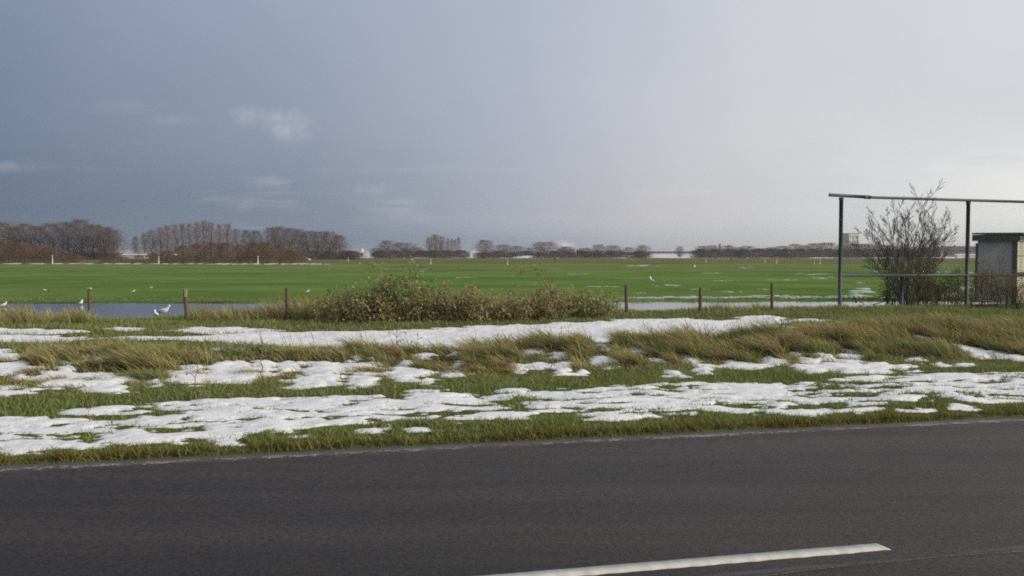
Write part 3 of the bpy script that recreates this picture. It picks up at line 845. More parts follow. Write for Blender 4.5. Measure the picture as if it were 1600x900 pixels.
# height of the growth along the picture: low in front of the open water, high either side
hx = np.array([-400, 0, 60, 130, 160, 225, 285, 320, 440, 520, 860, 950, 1000, 1040, 1090, 1150, 1230, 1290, 1340, 1420, 1600, 2000])
hy = np.array([.34, .36, .40, .36, .12, .07, .12, .36, .40, .54, .52, .24, .06, .07, .14, .24, .12, .16, .08, .12, .12, .12])
hh = np.interp(px_, hx, hy)
fb = fbm(x, y, .6, 3, 151)
k = rng.random(len(x)) < np.clip(.35 + .6 * fb + hh, .12, 1)
x, y, u, v, hh, fb = [q[k] for q in (x, y, u, v, hh, fb)]; n = len(x)
cc = palette(TAN, n, [4, 4, 3, 1.5, 1.5]); gg = np.clip(.25 + .5 * fbm(x, y, 1.0, 3, 152) + .5 * (hh < .2), 0, .85)[:, None]
cc = cc * (1 - gg) + palette(GR, n, [4, 4, 3, 1, 1]) * gg
L = hh * np.clip(.8 + .7 * fb, .3, 1.5) * rng.uniform(.5, 1.25, n) + .03
o = mesh_obj('fence_grass', blades('fence_grass', x, y, L, rng.uniform(.010, .020, n), np.pi + rng.normal(0, 1.1, n), rng.uniform(.0, .45, n), rng.uniform(0, .6, n), cc, 3))
tag(o, 'dry uncut grass growing along the line of fence posts', 'grass', kind='stuff')
# tufts where the flood ends
n = 9000
x = rng.uniform(-22, 24, n); y = 29.3 + .04 * x + np.abs(rng.normal(0, .9, n)) + .5 * fbm(x, x * 0, 3, 3, 41)
o = mesh_obj('field_grass', blades('field_grass', x, y, rng.uniform(.03, .08, n), rng.uniform(.02, .04, n), rng.uniform(0, 6.28, n), rng.uniform(.1, .6, n), rng.uniform(0, .4, n), palette(GR, n, [5, 4, 1.5, .3, .2])))
tag(o, 'wet green grass along the far edge of the flood water', 'grass', kind='stuff')

# ------------------------------------------------------------------ branching plants
def grow(segs, p, d, length, rad, depth, rs, spread, up, kids, steps=4, wob=.12, shrink=.62, start=.3):
    """recursive limb: appends (points, radii, depth)"""
    pts = [p.copy()]; rr = [rad]
    d = d.normalized()
    for k in range(steps):
        d = (d + Vector((rs.gauss(0, wob), rs.gauss(0, wob), rs.gauss(0, wob) + up * .12))).normalized()
        pts.append(pts[-1] + d * (length / steps)); rr.append(rad * (1 - .75 * (k + 1) / steps))
    segs.append((pts, rr, depth))
    if depth <= 0: return
    for k in range(kids):
        t = start + (1 - start) * (k + rs.random()) / kids
        f = t * steps; i = min(int(f), steps - 1)
        q = pts[i].lerp(pts[i + 1], f - i)
        dd = (pts[i + 1] - pts[i]).normalized()
        s_ = Vector((rs.gauss(0, 1), rs.gauss(0, 1), rs.gauss(0, .6)))
        s_ = (s_ - dd * s_.dot(dd)).normalized()
        grow(segs, q, dd * math.cos(spread) + s_ * math.sin(spread), length * shrink * (1.15 - .55 * t) * rs.uniform(.7, 1.2), max(rad * .55 * (1 - .5 * t), .25 * rad), depth - 1, rs, spread, up, kids, max(2, steps - 1), wob, shrink, start)

def ribbons(P0, P1, W, name, mat):
    """thin three-sided twigs tapering to a point, all in one mesh"""
    P0 = np.asarray(P0); P1 = np.asarray(P1); W = np.asarray(W)[:, None]
    t = P1 - P0; t = t / np.maximum(np.linalg.norm(t, axis=1, keepdims=True), 1e-6)
    ref = rng.normal(0, 1, P0.shape); a = np.cross(t, ref); a /= np.maximum(np.linalg.norm(a, axis=1, keepdims=True), 1e-6)
    b = np.cross(t, a)
    V = np.stack([P0 + a * W * .5, P0 + (-.5 * a + .87 * b) * W * .5, P0 + (-.5 * a - .87 * b) * W * .5, P1], 1).reshape(-1, 3)
    i = np.arange(len(P0))[:, None] * 4
    T = np.concatenate([i + np.array([[0, 1, 3]]), i + np.array([[1, 2, 3]]), i + np.array([[2, 0, 3]])])
    return np_mesh(name, V, T, None, mat)

def crown_points(kind, n, rs):
    """twig starts and directions inside a crown of unit height (z 0..1) and unit width"""
    z = rs.uniform(0, 1, n); a = rs.uniform(0, 2 * np.pi, n); r = np.sqrt(rs.uniform(0, 1, n))
    if kind == 'poplar':
        prof = .5 * np.clip(np.minimum(z / .10 + .25, 1) * (1 - .65 * z ** 2.2), .08, 1); up = 1.9
    elif kind == 'round':
        prof = .5 * np.clip(np.minimum(z / .30 + .30, 1) * np.sqrt(np.clip(1 - np.clip(z - .35, 0, 1) ** 2 * 2.1, .03, 1)), .08, 1); up = 1.5
    elif kind == 'shrub':
        prof = .5 * np.sqrt(np.clip(1 - z ** 2, .02, 1)); up = .8
    else:   # conifer-like spike
        prof = .5 * (1 - z) * .9 + .03; up = .2
    lump = 1 + .38 * np.sin(a * 3 + z * 9 + rs.uniform(0, 6)) * np.sin(z * 13 + a * 2) + .18 * rs.normal(0, 1, n)
    r = r * prof * np.clip(lump, .35, 1.45)
    P = np.stack([r * np.cos(a), r * np.sin(a), z], 1)
    d = np.stack([np.cos(a) * .8, np.sin(a) * .8, np.full(n, up)], 1) + rs.normal(0, .55, (n, 3))
    d /= np.linalg.norm(d, axis=1, keepdims=True)
    return P, d

VAR = {}
def variant(kind, k):
    """crown + trunk meshes of a far tree, real size (metres)"""
    key = (kind, k)
    if key in VAR: return VAR[key]
    rs = np.random.default_rng(500 + k * 13 + len(kind)); rr = random.Random(k * 7 + len(kind))
    spec = {'poplar': (3.2, 13.0, .06, 950, 1.3, .055, M_TWIG_POP), 'round': (6.2, 10.0, .07, 1750, 1.3, .055, M_TWIG), 'shrub': (6.5, 4.2, .02, 2600, .6, .04, M_TWIG_RED),
            'spike': (3.0, 10.0, .05, 1300, .6, .06, M_TWIG_DARK), 'hedge': (9.0, 3.4, .02, 3200, .7, .075, M_TWIG_DARK), 'slim': (1.9, 12.0, .1, 750, .8, .06, M_TWIG_POP)}[kind]
    wd, ht, clear, n, ln, th, mat = spec
    P, d = crown_points({'hedge': 'shrub', 'slim': 'poplar'}.get(kind, {'spike': 'spike'}.get(kind, kind)), n, rs)
    P = P * np.array([wd, wd, ht * (1 - clear)]) + np.array([0, 0, ht * clear])
    Lr = ln * rs.uniform(.5, 1.5, n)
    P1 = P + d * Lr[:, None]
    P1[:, 2] = np.minimum(P1[:, 2], ht * 1.06)
    crown = ribbons(P, P1, th * rs.uniform(.6, 1.4, n), 'crown_' + kind, mat)
    tb = MB()
    H0 = ht * (.86 if kind in ('poplar', 'slim', 'spike') else .6)
    stems = 1 if kind in ('poplar', 'slim', 'spike') else (2 if kind == 'round' else 6)
    for s_ in range(stems):
        a = rr.uniform(0, 6.28); sp = 0 if stems == 1 else (.12 if stems == 2 else .45)
        pts = [Vector((0, 0, -.2)) + Vector((math.cos(a), math.sin(a), 0)) * (.1 * (stems > 1))]
        for q in range(5):
            t = (q + 1) / 5
            pts.append(Vector((math.cos(a) * sp * t * wd * .5 + rr.gauss(0, .12), math.sin(a) * sp * t * wd * .5 + rr.gauss(0, .12), H0 * t)))
        r0 = .20 if kind == 'poplar' else (.24 if kind == 'round' else .06)
        tb.tube(pts, [r0 * (1 - .8 * q / 5) for q in range(6)], 6)
        if kind in ('round', 'poplar'):
            for q in range(9 if kind == 'round' else 7):
                i = rr.randint(1, 4); b0 = pts[i].lerp(pts[i + 1], rr.random()); a2 = rr.uniform(0, 6.28)
                ou = wd * (.30 if kind == 'round' else .22); upz = ht * (.18 if kind == 'round' else .22)
                e = b0 + Vector((math.cos(a2) * ou, math.sin(a2) * ou, upz)); mdl = b0.lerp(e, .5) + Vector((0, 0, -.25))
                tb.tube([b0, mdl, e], [.09, .06, .02], 4)
    VAR[key] = (tb.mesh('trunk_' + kind, M_BARK_FAR, True), crown, wd, ht)
    return VAR[key]

def far_tree(kind, px, top, wpx, dist, label, group, name='bare_tree', cat='tree', base=None, mat=None, rot=None):
    vk = (int(px * 7) + int(top)) % (5 if kind in ('poplar', 'round', 'shrub') else 2)
    tr, cr, wd, ht = variant(kind, vk)
    p = at(px, 450, dist)
    h = 1.5 + (HZ - top) * dist / F; w = wpx * dist / F * (1.3 if kind == 'round' else 1.3 if kind == 'poplar' else 1.1) * (.85 + .3 * ((px * 37) % 11) / 11)
    e = empty(name, (p.x, dist, 0.0), (px * 1.7) % 6.28 if rot is None else rot)
    e.scale = (w / wd, w / wd, h / ht)
    mesh_obj('trunk', tr, e); mesh_obj('crown', cr, e)
    return tag(e, label, cat, group)

def nth(k, n, what, where):
    """'third X from the left <where>'"""
    if k == 0: return f'leftmost {what} {where}'
    if k == n - 1: return f'rightmost {what} {where}'
    return f'{ORD[k]} {what} from the left {where}'

rows = [(-18, 352, 34), (8, 349, 30), (24, 356, 28), (40, 351, 32), (62, 355, 30), (84, 351, 34), (108, 349, 34), (128, 345, 34), (148, 353, 32), (166, 356, 32), (178, 361, 26)]
for k, (px, tp, w) in enumerate(rows):
    far_tree('round', px, tp, w, 255 + (k * 37) % 40, nth(k, len(rows), 'bare brown tree', 'in the clump at the left edge'), 'trees of the clump at the left edge')
far_tree('round', 213, 371, 10, 330, 'small lone bare tree standing in the gap between two clumps', None)
rows = [(227, 366, 13), (239, 361, 15), (252, 357, 15), (263, 354, 14), (275, 352, 14), (286, 351, 14), (297, 351, 14), (309, 349, 14), (320, 347, 15), (331, 349, 15), (344, 352, 14), (357, 351, 16), (371, 359, 12)]
for k, (px, tp, w) in enumerate(rows):
    far_tree('poplar', px, tp, w, 300 + (k * 23) % 17, nth(k, len(rows), 'upright bare poplar', 'in the row behind the brown thicket'), 'row of upright poplars')
rows = [(386, 361, 17), (401, 362, 17), (424, 357, 24), (438, 356, 26), (454, 358, 26), (468, 360, 24), (483, 362, 24), (499, 363, 24), (515, 363, 28), (530, 369, 22)]
for k, (px, tp, w) in enumerate(rows):
    far_tree('round', px, tp, w, 285 + (k * 31) % 30, nth(k, len(rows), 'bare rounded tree', 'in the clump right of the poplar row'), 'rounded trees right of the poplar row')
rows = [(590, 388, 20), (605, 377, 26), (629, 380, 32), (652, 387, 24)]
for k, (px, tp, w) in enumerate(rows):
    far_tree('round', px, tp, w, 380 + k * 9, nth(k, len(rows), 'bare dark tree', 'right of the white shed with a turret'), 'dark trees right of the turreted shed')
rows = [(671, 372, 13), (680, 367, 15), (690, 370, 13)]
for k, (px, tp, w) in enumerate(rows):
    far_tree('poplar', px, tp, w, 390 + k * 6, nth(k, 3, 'tall brown tree', 'of the close group left of four slim poplars'), 'close group of tall brown trees')
rows = [(700, 373, 7), (706, 374, 6), (711, 375, 6), (717, 371, 7)]
for k, (px, tp, w) in enumerate(rows):
    far_tree('slim', px, tp, w, 395 + k * 3, nth(k, 4, 'slim poplar', 'of four on the skyline left of centre'), 'four slim poplars on the skyline')
rows = [(757, 376, 26), (786, 383, 24), (808, 385, 20), (828, 388, 17), (852, 379, 36), (884, 386, 24), (915, 388, 22), (936, 383, 20), (958, 384, 24), (982, 387, 20), (1004, 384, 22), (1062, 386, 13)]
for k, (px, tp, w) in enumerate(rows):
    far_tree('round', px, tp, w, 400 + (k * 29) % 40, nth(k, len(rows), 'bare tree', 'of the skyline row across the centre'), 'bare trees across the centre of the skyline')
rows = [(1098, 385, 22), (1112, 384, 20), (1137, 384, 22), (1152, 387, 20), (1168, 385, 24), (1190, 388, 22), (1206, 387, 24), (1222, 385, 24), (1241, 382, 22), (1256, 384, 22), (1273, 381, 26), (1292, 380, 30), (1318, 384, 28), (1340, 382, 28), (1360, 383, 26), (1382, 384, 26), (1404, 385, 26), (1430, 386, 26)]
for k, (px, tp, w) in enumerate(rows):
    far_tree('round', px, tp, w, 430 + (k * 29) % 50, nth(k, len(rows), 'bare tree', 'in the long wood on the right skyline'), 'bare trees of the wood on the right')
far_tree('spike', 1124, 381, 9, 425, 'narrow pointed dark tree standing above the wood on the right', None, 'pointed_tree')
far_tree('slim', 1137, 383, 4, 430, 'thin spire of a tree just right of the pointed dark tree', None, 'pointed_tree')

# reddish brown thickets at the far edge of the field
k = 0
prof1 = [(-24, 380, 44), (4, 378, 46), (30, 380, 44), (54, 382, 44), (78, 387, 42), (100, 393, 36), (118, 398, 26)]
for j, (px, tp, w) in enumerate(prof1):
    far_tree('shrub', px, tp, w, 157 + (j * 5) % 9, nth(j, len(prof1), 'reddish brown bush', 'in the thicket at the left edge'), 'bushes of the left edge thicket', 'thicket_bush', 'bush')
prof2 = [(172, 403, 32), (196, 402, 32), (220, 399, 34), (242, 396, 36), (264, 392, 38), (287, 385, 42), (310, 382, 42), (334, 380, 44), (354, 380, 40), (376, 384, 38), (398, 380, 42), (418, 379, 44), (438, 383, 40), (456, 391, 36), (472, 400, 26)]
for j, (px, tp, w) in enumerate(prof2):
    far_tree('shrub', px, tp, w, 156 + (j * 7) % 11, nth(j, len(prof2), 'red brown bush', 'in the long thicket before the poplars'), 'bushes of the long thicket', 'thicket_bush', 'bush')
rows = [(590, 408, 16), (622, 408, 12), (645, 409, 10), (700, 409, 10), (505, 407, 8)]
for j, (px, tp, w) in enumerate(rows):
    far_tree('shrub', px, tp, w, 190 + j * 8, nth(j, len(rows), 'low brown bush', 'on the rough strip past the green field'), 'low bushes on the rough strip', 'low_bush', 'bush')
# dark hedge under the skyline trees
sections = [([(x_, t_) for x_, t_ in zip(range(20, 200, 26), [398, 397, 396, 397, 396, 397, 398])], 'under the clump at the left edge'),
            ([(x_, 394) for x_ in range(395, 540, 24)] + [(551, 394)], 'under the rounded trees right of the poplars'),
            ([(x_, 392 + (x_ * 7) % 5) for x_ in range(598, 735, 20)], 'between the turreted shed and white gabled building'),
            ([(x_, 393 + (x_ * 3) % 4) for x_ in range(757, 1010, 22)], 'under the skyline row across the centre'),
            ([(x_, 391 + (x_ * 5) % 5) for x_ in range(1096, 1470, 22)], 'under the wood on the right')]
j = 0
for hed, where in sections:
    for q, (px, tp) in enumerate(hed):
        far_tree('hedge', px, tp - 1.5, 36, 372 + (j * 11) % 40 if px > 560 else 268 + (j * 11) % 25, nth(q, len(hed), 'dark hedge bush', where), 'hedge bushes below the skyline trees', 'hedge_bush', 'bush')
        j += 1

# ------------------------------------------------------------------ bramble bushes on the fence line
M_LEAF = foliage('bramble_leaves', 0.4)
M_CANE = simple('bramble_canes', (0.22, 0.13, 0.085), 0.8, 0.3, 4)
LEAF = [(0.30, 0.335, 0.125), (0.20, 0.245, 0.10), (0.40, 0.33, 0.155), (0.33, 0.22, 0.13), (0.50, 0.42, 0.24)]
def leaf_mesh(name, P, size, cols, mat=M_LEAF):
    """folded leaf: two triangles each side of the rib"""
    n = len(P)
    a = rng.normal(0, 1, (n, 3)); a /= np.linalg.norm(a, axis=1, keepdims=True)
    b = np.cross(a, rng.normal(0, 1, (n, 3))); b /= np.maximum(np.linalg.norm(b, axis=1, keepdims=True), 1e-6)
    c_ = np.cross(a, b)
    s_ = size[:, None]
    V = np.stack([P, P + a * s_ * .5 + b * s_ * .35 + c_ * s_ * .1, P + a * s_, P + a * s_ * .5 - b * s_ * .35 + c_ * s_ * .1], 1).reshape(-1, 3)
    i = np.arange(n)[:, None] * 4
    return np_mesh(name, V, np.concatenate([i + np.array([[0, 1, 2]]), i + np.array([[0, 2, 3]])]), np.repeat(cols, 4, 0), mat)

def bramble(px, base, w, h, label, seed, nl=2600, ncane=46, arch=1.0, cols=LEAF, wts=(5, 5, 2, 1.6, .6), name='bramble_bush', lsize=(.04, .085), group='brambles along the fence', low=.0, depth=.5):
    gp = ground_hit(px, base); rs = random.Random(seed)
    e = empty(name, (gp[0], gp[1], float(H(gp[0], gp[1]))))
    mb = MB(); tips = []
    for k in range(ncane):
        bx = rs.uniform(-.5, .5) * w * .8; by = rs.gauss(0, .2) * depth * 2
        an = rs.uniform(0, 6.28); out = rs.uniform(.15, .75) * w * .4 * arch
        hh_ = h * (rs.uniform(1.1, 1.35) if rs.random() < .10 else rs.uniform(.4, 1.0)) * math.sqrt(max(.15, 1 - (bx / (w * .62)) ** 2))
        pts = []
        for q in range(7):
            t = q / 6
            pts.append(Vector((bx + math.cos(an) * out * t ** 1.3, by + math.sin(an) * out * .6 * t ** 1.3, hh_ * math.sin(min(1.9, t * 2.0)) / 1.0 - .03)) + Vector((rs.gauss(0, .02), rs.gauss(0, .02), rs.gauss(0, .015))))
        mb.tube(pts, [.009, .008, .007, .006, .005, .004, .002], 3, False); tips += pts[1:]
    mb.build('canes', M_CANE, e)['kind'] = 'stuff'
    tp = np.array([tuple(p) for p in tips]); i = rng.integers(0, len(tp), nl)
    P = tp[i] + rng.normal(0, 1, (nl, 3)) * np.array([.09, .09, .07])
    P = P[P[:, 2] > .02 + low * h]; n = len(P)
    lv = mesh_obj('leaves', leaf_mesh('leaves', P, rng.uniform(lsize[0], lsize[1], n), palette(cols, n, wts)), e); lv['kind'] = 'stuff'
    return tag(e, label, 'bush', group)
bramble(545, 503, 1.9, .62, 'bramble bush at the left end of the hedge beside open water', 1, 1500, 34)
bramble(628, 503, 1.5, 1.04, 'tallest rounded dark green bramble bush in the fence hedge', 2, 3200, 56, wts=(6, 6, 1.5, .8, .4))
bramble(585, 504, 1.2, .62, 'low brown bramble filling between the left end bush and tallest bush', 7, 1500, 30, wts=(2, 2, 3, 3, 1))
bramble(700, 502, 1.8, .64, 'low brownish bramble bush just right of the tallest one', 3, 2600, 44, wts=(3, 2, 3, 3, 1))
bramble(775, 501, 1.7, .54, 'bramble bush in the middle of the hedge with reddish canes', 4, 2400, 44, wts=(2, 2, 3, 4, 1))
bramble(840, 499, 1.6, .60, 'dark bramble bush under the long arching spray', 5, 2000, 44, wts=(3, 3, 3, 3, 1))
bramble(905, 496, 1.9, .56, 'dense green bramble bush at the right end of the hedge', 6, 2500, 48, wts=(5, 3, 2.5, 1, .6))
# long arching spray above the hedge
gp = ground_hit(868, 499); e = empty('bramble_spray', (gp[0], gp[1], float(H(*gp)))); mb = MB(); tips = []
for pts in ([(868, 499), (870, 470), (866, 445), (852, 424), (835, 418), (815, 420), (806, 424)], [(868, 499), (864, 465), (850, 440), (843, 430)]):
    pp = [at(px, py, gp[1]) - Vector(e.location) for px, py in pts]
    mb = MB(); mb.tube(pp, [.010 - .0012 * q for q in range(len(pp))], 4, False); tips += pp[2:] + pp[-2:]
    mb.build('cane', M_CANE, e)
tp = np.array([tuple(p) for p in tips]); i = rng.integers(0, len(tp), 130)
mesh_obj('leaves', leaf_mesh('leaves', tp[i] + rng.normal(0, .06, (130, 3)), rng.uniform(.04, .07, 130), palette(LEAF, 130, (4, 3, 2, 2, 0))), e)
tag(e, 'long arching bramble spray rising above the hedge against the field', 'plant')

# ------------------------------------------------------------------ fence posts
posts = [(140, 499, 450, 'pale topped wooden fence post at the left beside the water'), (292, 502, 452, 'leaning wooden fence post with a split pale top beside the gull'), (449, 500, 449, 'wooden fence post left of the bramble hedge'),
         (603, 500, 454, 'pale wooden fence post half hidden in the tallest bramble'), (733, 498, 453, 'dark wooden fence post in the middle of the brambles'), (862, 494, 444, 'fence post with a pale top at the right of the brambles'),
         (979, 491, 445, 'first wooden fence post right of the bramble hedge'), (1094, 489, 449, 'second wooden fence post right of the bramble hedge'), (1206, 487, 442, 'wooden fence post nearest the tall steel frame'), (-28, 500, 455, 'fence post just past the left edge')]
for k, (px, by, ty, lab) in enumerate(posts[:-1]):
    gp = ground_hit(px, by); z0 = float(H(*gp))
    d = math.hypot(0, gp[1]); ztop = CAM_H + (HZ - ty) * d / F
    rs = random.Random(k + 40); mb = MB(); rings = []
    hgt = ztop - z0; tilt = (.05 if k == 1 else rs.uniform(-.02, .025))
    for q, t in enumerate((-.25, 0, .3, .6, .85, .97, 1.0)):
        r = .042 * (1 - .12 * t) * (.86 if t == 1.0 else 1)
        rings.append([(tilt * -hgt * t + math.cos(a) * r * (1 + .1 * math.sin(5 * a + k)) + rs.gauss(0, .002), math.sin(a) * r, hgt * t + (rs.uniform(-.02, .01) if t > .9 else 0)) for a in [2 * math.pi * j / 9 for j in range(9)]])
    mb.loft(rings)
    e = empty('fence_post', (gp[0], gp[1], z0))
    mb.build('stake', M_POST, e)
    if k in (0, 1, 5, 3):
        cb = MB(); q0 = hgt * (.76 if k != 0 else .965)
        cb.box((tilt * -hgt + (.03 if k == 1 else 0.0), -.035 if k else -.0, (q0 + hgt + .012) / 2), (.05 if k else .10, .03 if k else .10, hgt + .012 - q0)); cb.build('pale_top', M_POSTCUT, e)
    tag(e, lab, 'fence post', 'wooden posts along the flooded field')

# ------------------------------------------------------------------ steel frame with netting
fx0, fy0 = 9.40, 25.4
def fr(s_, off=0.0):      # along the frame, from its left post
    return Vector((fx0 + s_ * CA - off * SA, fy0 + s_ * SA + off * CA, 0))
e = empty('ball_stop_frame', fr(0)); O = Vector(e.location)
def bar(name, a, b_, r=.045, n=8):
    mb = MB(); mb.tube([a - O, b_ - O], [r, r], n); return mb.build(name, M_PIPE, e, True)
zt = lambda s_: 3.16 - .012 * s_
for s_ in (0, 4.22, 8.44):
    bar('post', fr(s_) + Vector((0, 0, -.2)), fr(s_) + Vector((0, 0, zt(s_) - .03)), .056)
bar('short_post', fr(2.02) + Vector((0, 0, -.2)), fr(2.02) + Vector((0, 0, .86)), .045)
bar('top_rail', fr(-.38) + Vector((0, 0, 3.20)), fr(.9) + Vector((0, 0, 3.155)), .05)
bar('top_rail', fr(.82) + Vector((0, 0, 3.150)), fr(8.9) + Vector((0, 0, 3.06)), .043)
bar('rail_sleeve', fr(.74) + Vector((0, 0, 3.158)), fr(.93) + Vector((0, 0, 3.150)), .058)
bar('middle_rail', fr(0) + Vector((0, 0, .905)), fr(8.6) + Vector((0, 0, .875)), .042)
for s_ in (0, 4.22): bar('post_collar', fr(s_) + Vector((0, 0, zt(s_) - .10)), fr(s_) + Vector((0, 0, zt(s_) - .045)), .068)
P0, P1 = [], []
zb, zz, step = .92, 3.10, .10
for sgn in (1, -1):
    for q in np.arange(-2.3, 8.6, step):
        a = q; b_ = q + (zz - zb)
        s0, s1 = max(a, .06), min(b_, 8.4)
        if s1 <= s0: continue
        za = zb + (s0 - a); ze = zb + (s1 - a)
        if sgn < 0: za, ze = zb + zz - za, zb + zz - ze
        P0.append(fr(s0, .006 * sgn) + Vector((0, 0, za)) - O); P1.append(fr(s1, .006 * sgn) + Vector((0, 0, ze)) - O)
mb = MB()
for a, b_ in zip(P0, P1): mb.tube([a, b_], [.0015, .0015], 3, False)
o = mb.build('netting', M_WIRE, e); o['kind'] = 'stuff'
tag(e, 'tall dark steel pipe frame with wire netting at the right edge', 'sports frame')

# ------------------------------------------------------------------ team shelter behind the frame
M_SHGREY = simple('grey_shelter_panel', (0.42, 0.41, 0.40), 0.7, 0.15, 2.5)
M_SHDARK = simple('dark_green_grey_fascia', (0.065, 0.074, 0.072), 0.6, 0.2, 5)
M_CREAM = simple('cream_panel', (0.60, 0.575, 0.43), 0.7, 0.1, 2.5)
cnr = at(1586, 478, 27.6); e = empty('team_shelter', (cnr.x, 27.6, 0), R(0)); hS = 2.10
dl = Vector((-.965, .26, 0)).normalized(); dr = Vector((.80, .60, 0)).normalized()      # grey side goes left, cream front right
Lg, Lc = 1.08, 2.6
def panel(name, p, d, s0, s1, z0, z1, t, mat, off=0.0, par=None):
    n = Vector((d.y, -d.x, 0));
    if n.y > 0: n = -n
    mb = MB(); pts = []
    for s_ in (s0, s1):
        for o_ in (off, off - t):
            for z in (z0, z1): pts.append(p + d * s_ + n * o_ + Vector((0, 0, z)))
    i = 0
    mb.v = [tuple(q) for q in pts]
    mb.f = [(0, 1, 3, 2), (4, 6, 7, 5), (0, 4, 5, 1), (2, 3, 7, 6), (0, 2, 6, 4), (1, 5, 7, 3)]
    return mb.build(name, mat, e if par is None else par)
Z0 = Vector((0, 0, 0))
panel('side_panel', Z0, dl, .10, Lg, 0, 1.93, .05, M_SHGREY)
panel('corner_post', Z0, dl, -.02, .10, 0, 1.95, .12, M_SHDARK, .03)
panel('corner_post', Z0, dl, Lg - .0, Lg + .06, 0, 1.86, .08, M_SHDARK, .02)
panel('fascia', Z0, dl, -.06, Lg + .17, 1.93, 2.12, .16, M_SHDARK, .14)
for j in range(3):
    panel('front_panel', Z0, dr, .10 + j * .86, .10 + (j + 1) * .86 - .02, .95 if True else 0, 1.45, .05, M_CREAM)
    panel('front_panel', Z0, dr, .10 + j * .86, .10 + (j + 1) * .86 - .02, 1.47, 1.94, .05, M_CREAM)
    for q in range(4): panel('front_board', Z0, dr, .10 + j * .86 + q * .213, .10 + j * .86 + q * .213 + .19, .05, .90, .04, M_CREAM, .005)
panel('front_rail', Z0, dr, .02, Lc + .1, .895, .955, .06, M_SHDARK, .02)
panel('fascia', Z0, dr, .02, Lc + .2, 1.95, 2.13, .12, M_SHDARK, .10)
panel('back_panel', dl * Lg + dr * .1, dr, 0, Lc, 0, 1.86, .05, M_SHGREY)
panel('end_panel', dr * Lc, dl, 0, Lg, 0, 1.86, .05, M_SHGREY)
mb = MB(); a = -dl * .10 - dr * .02 + Vector((0, -.16, 0)); q4 = [a, a + dr * (Lc + .3), a + dr * (Lc + .3) + dl * (Lg + .4), a + dl * (Lg + .35)]
mb.loft([[p + Vector((0, 0, 2.135)) for p in q4], [p + Vector((0, 0, 2.185)) for p in q4]]); mb.build('roof', M_SHDARK, e)
tag(e, 'small team shelter with dark roof, grey side and cream front at right edge', 'shelter')

# ------------------------------------------------------------------ bare shrub and undergrowth by the frame
e = empty('bare_shrub', (11.78, 26.35, 0)); rs = random.Random(77); segs = []
stems = [(math.tan(a_) * 1.0, rs.gauss(0, .10), 2.72 * (1 - .16 * abs(a_)) * rs.uniform(.9, 1.06)) for a_ in np.linspace(-.60, .60, 20)]
stems += [(-.10, .03, 3.02), (.03, .02, 3.28), (.09, -.02, 2.95)]
for (dx, dy, L) in stems:
    grow(segs, Vector((dx * .20, dy * 1.5, -.05)), Vector((dx, dy * 2.5, 1)), L, .019, 3, rs, .62, .55, 8, 6, .075, .34, .25)
tb = MB(); P0, P1, Wd = [], [], []
for pts, rr, dp in segs:
    if dp >= 2: tb.tube(pts, [max(r, .006) for r in rr], 5, False)
    else:
        for a, b_, r in zip(pts[:-1], pts[1:], rr): P0.append(a); P1.append(b_); Wd.append(.013 if dp else .0095)
tb.build('stems', M_BARK, e, True)
mesh_obj('twigs', ribbons(np.array([tuple(p) for p in P0]), np.array([tuple(p) for p in P1]), np.array(Wd), 'twigs', M_BARK), e)
tag(e, 'many stemmed leafless shrub growing through the steel frame', 'shrub')
UND = [(0.15, 0.165, 0.06), (0.10, 0.12, 0.05), (0.21, 0.18, 0.08), (0.18, 0.11, 0.06), (0.28, 0.22, 0.11)]
bramble(1424, 479, 2.0, 1.3, 'olive undergrowth around the foot of the leafless shrub', 21, 5200, 100, .6, UND, (4, 3, 3, 2, .6), 'undergrowth_bush', (.025, .05), 'undergrowth by the steel frame', .12)
bramble(1478, 480, 2.2, 1.0, 'dark green low bush between the leafless shrub and the shelter', 22, 6500, 80, .7, UND, (4, 5, 2, 1, .3), 'undergrowth_bush', (.025, .05), 'undergrowth by the steel frame')
bramble(1556, 481, 1.4, 1.12, 'brown leafed bush against the grey side of the shelter', 23, 3200, 50, .6, UND, (2, 2, 3, 4, 1), 'undergrowth_bush', (.025, .05), 'undergrowth by the steel frame')
bramble(1612, 482, 1.0, .8, 'brown bush against the cream front of the shelter', 24, 1600, 36, .6, UND, (2, 2, 3, 4, 1), 'undergrowth_bush', (.025, .05), 'undergrowth by the steel frame')
# low bare branch lying out over the water's edge
gp = ground_hit(1400, 479); e = empty('low_branch', (gp[0], gp[1], float(H(*gp)))); O = Vector(e.location); mb = MB()
for pts in ([(1400, 478), (1385, 470), (1372, 474), (1355, 478), (1345, 473), (1341, 462)], [(1385, 470), (1378, 463), (1365, 468), (1350, 470)], [(1395, 475), (1380, 479), (1362, 476), (1350, 482)], [(1400, 472), (1388, 462), (1376, 460)]):
    pp = [at(px, py, gp[1] + .02) - O for px, py in pts]; mb.tube(pp, [.016 - .002 * q for q in range(len(pp))], 5)
mb.build('branch', M_BARK, e, True)
tag(e, 'low dark bare branch over the water left of the shrub', 'branch')

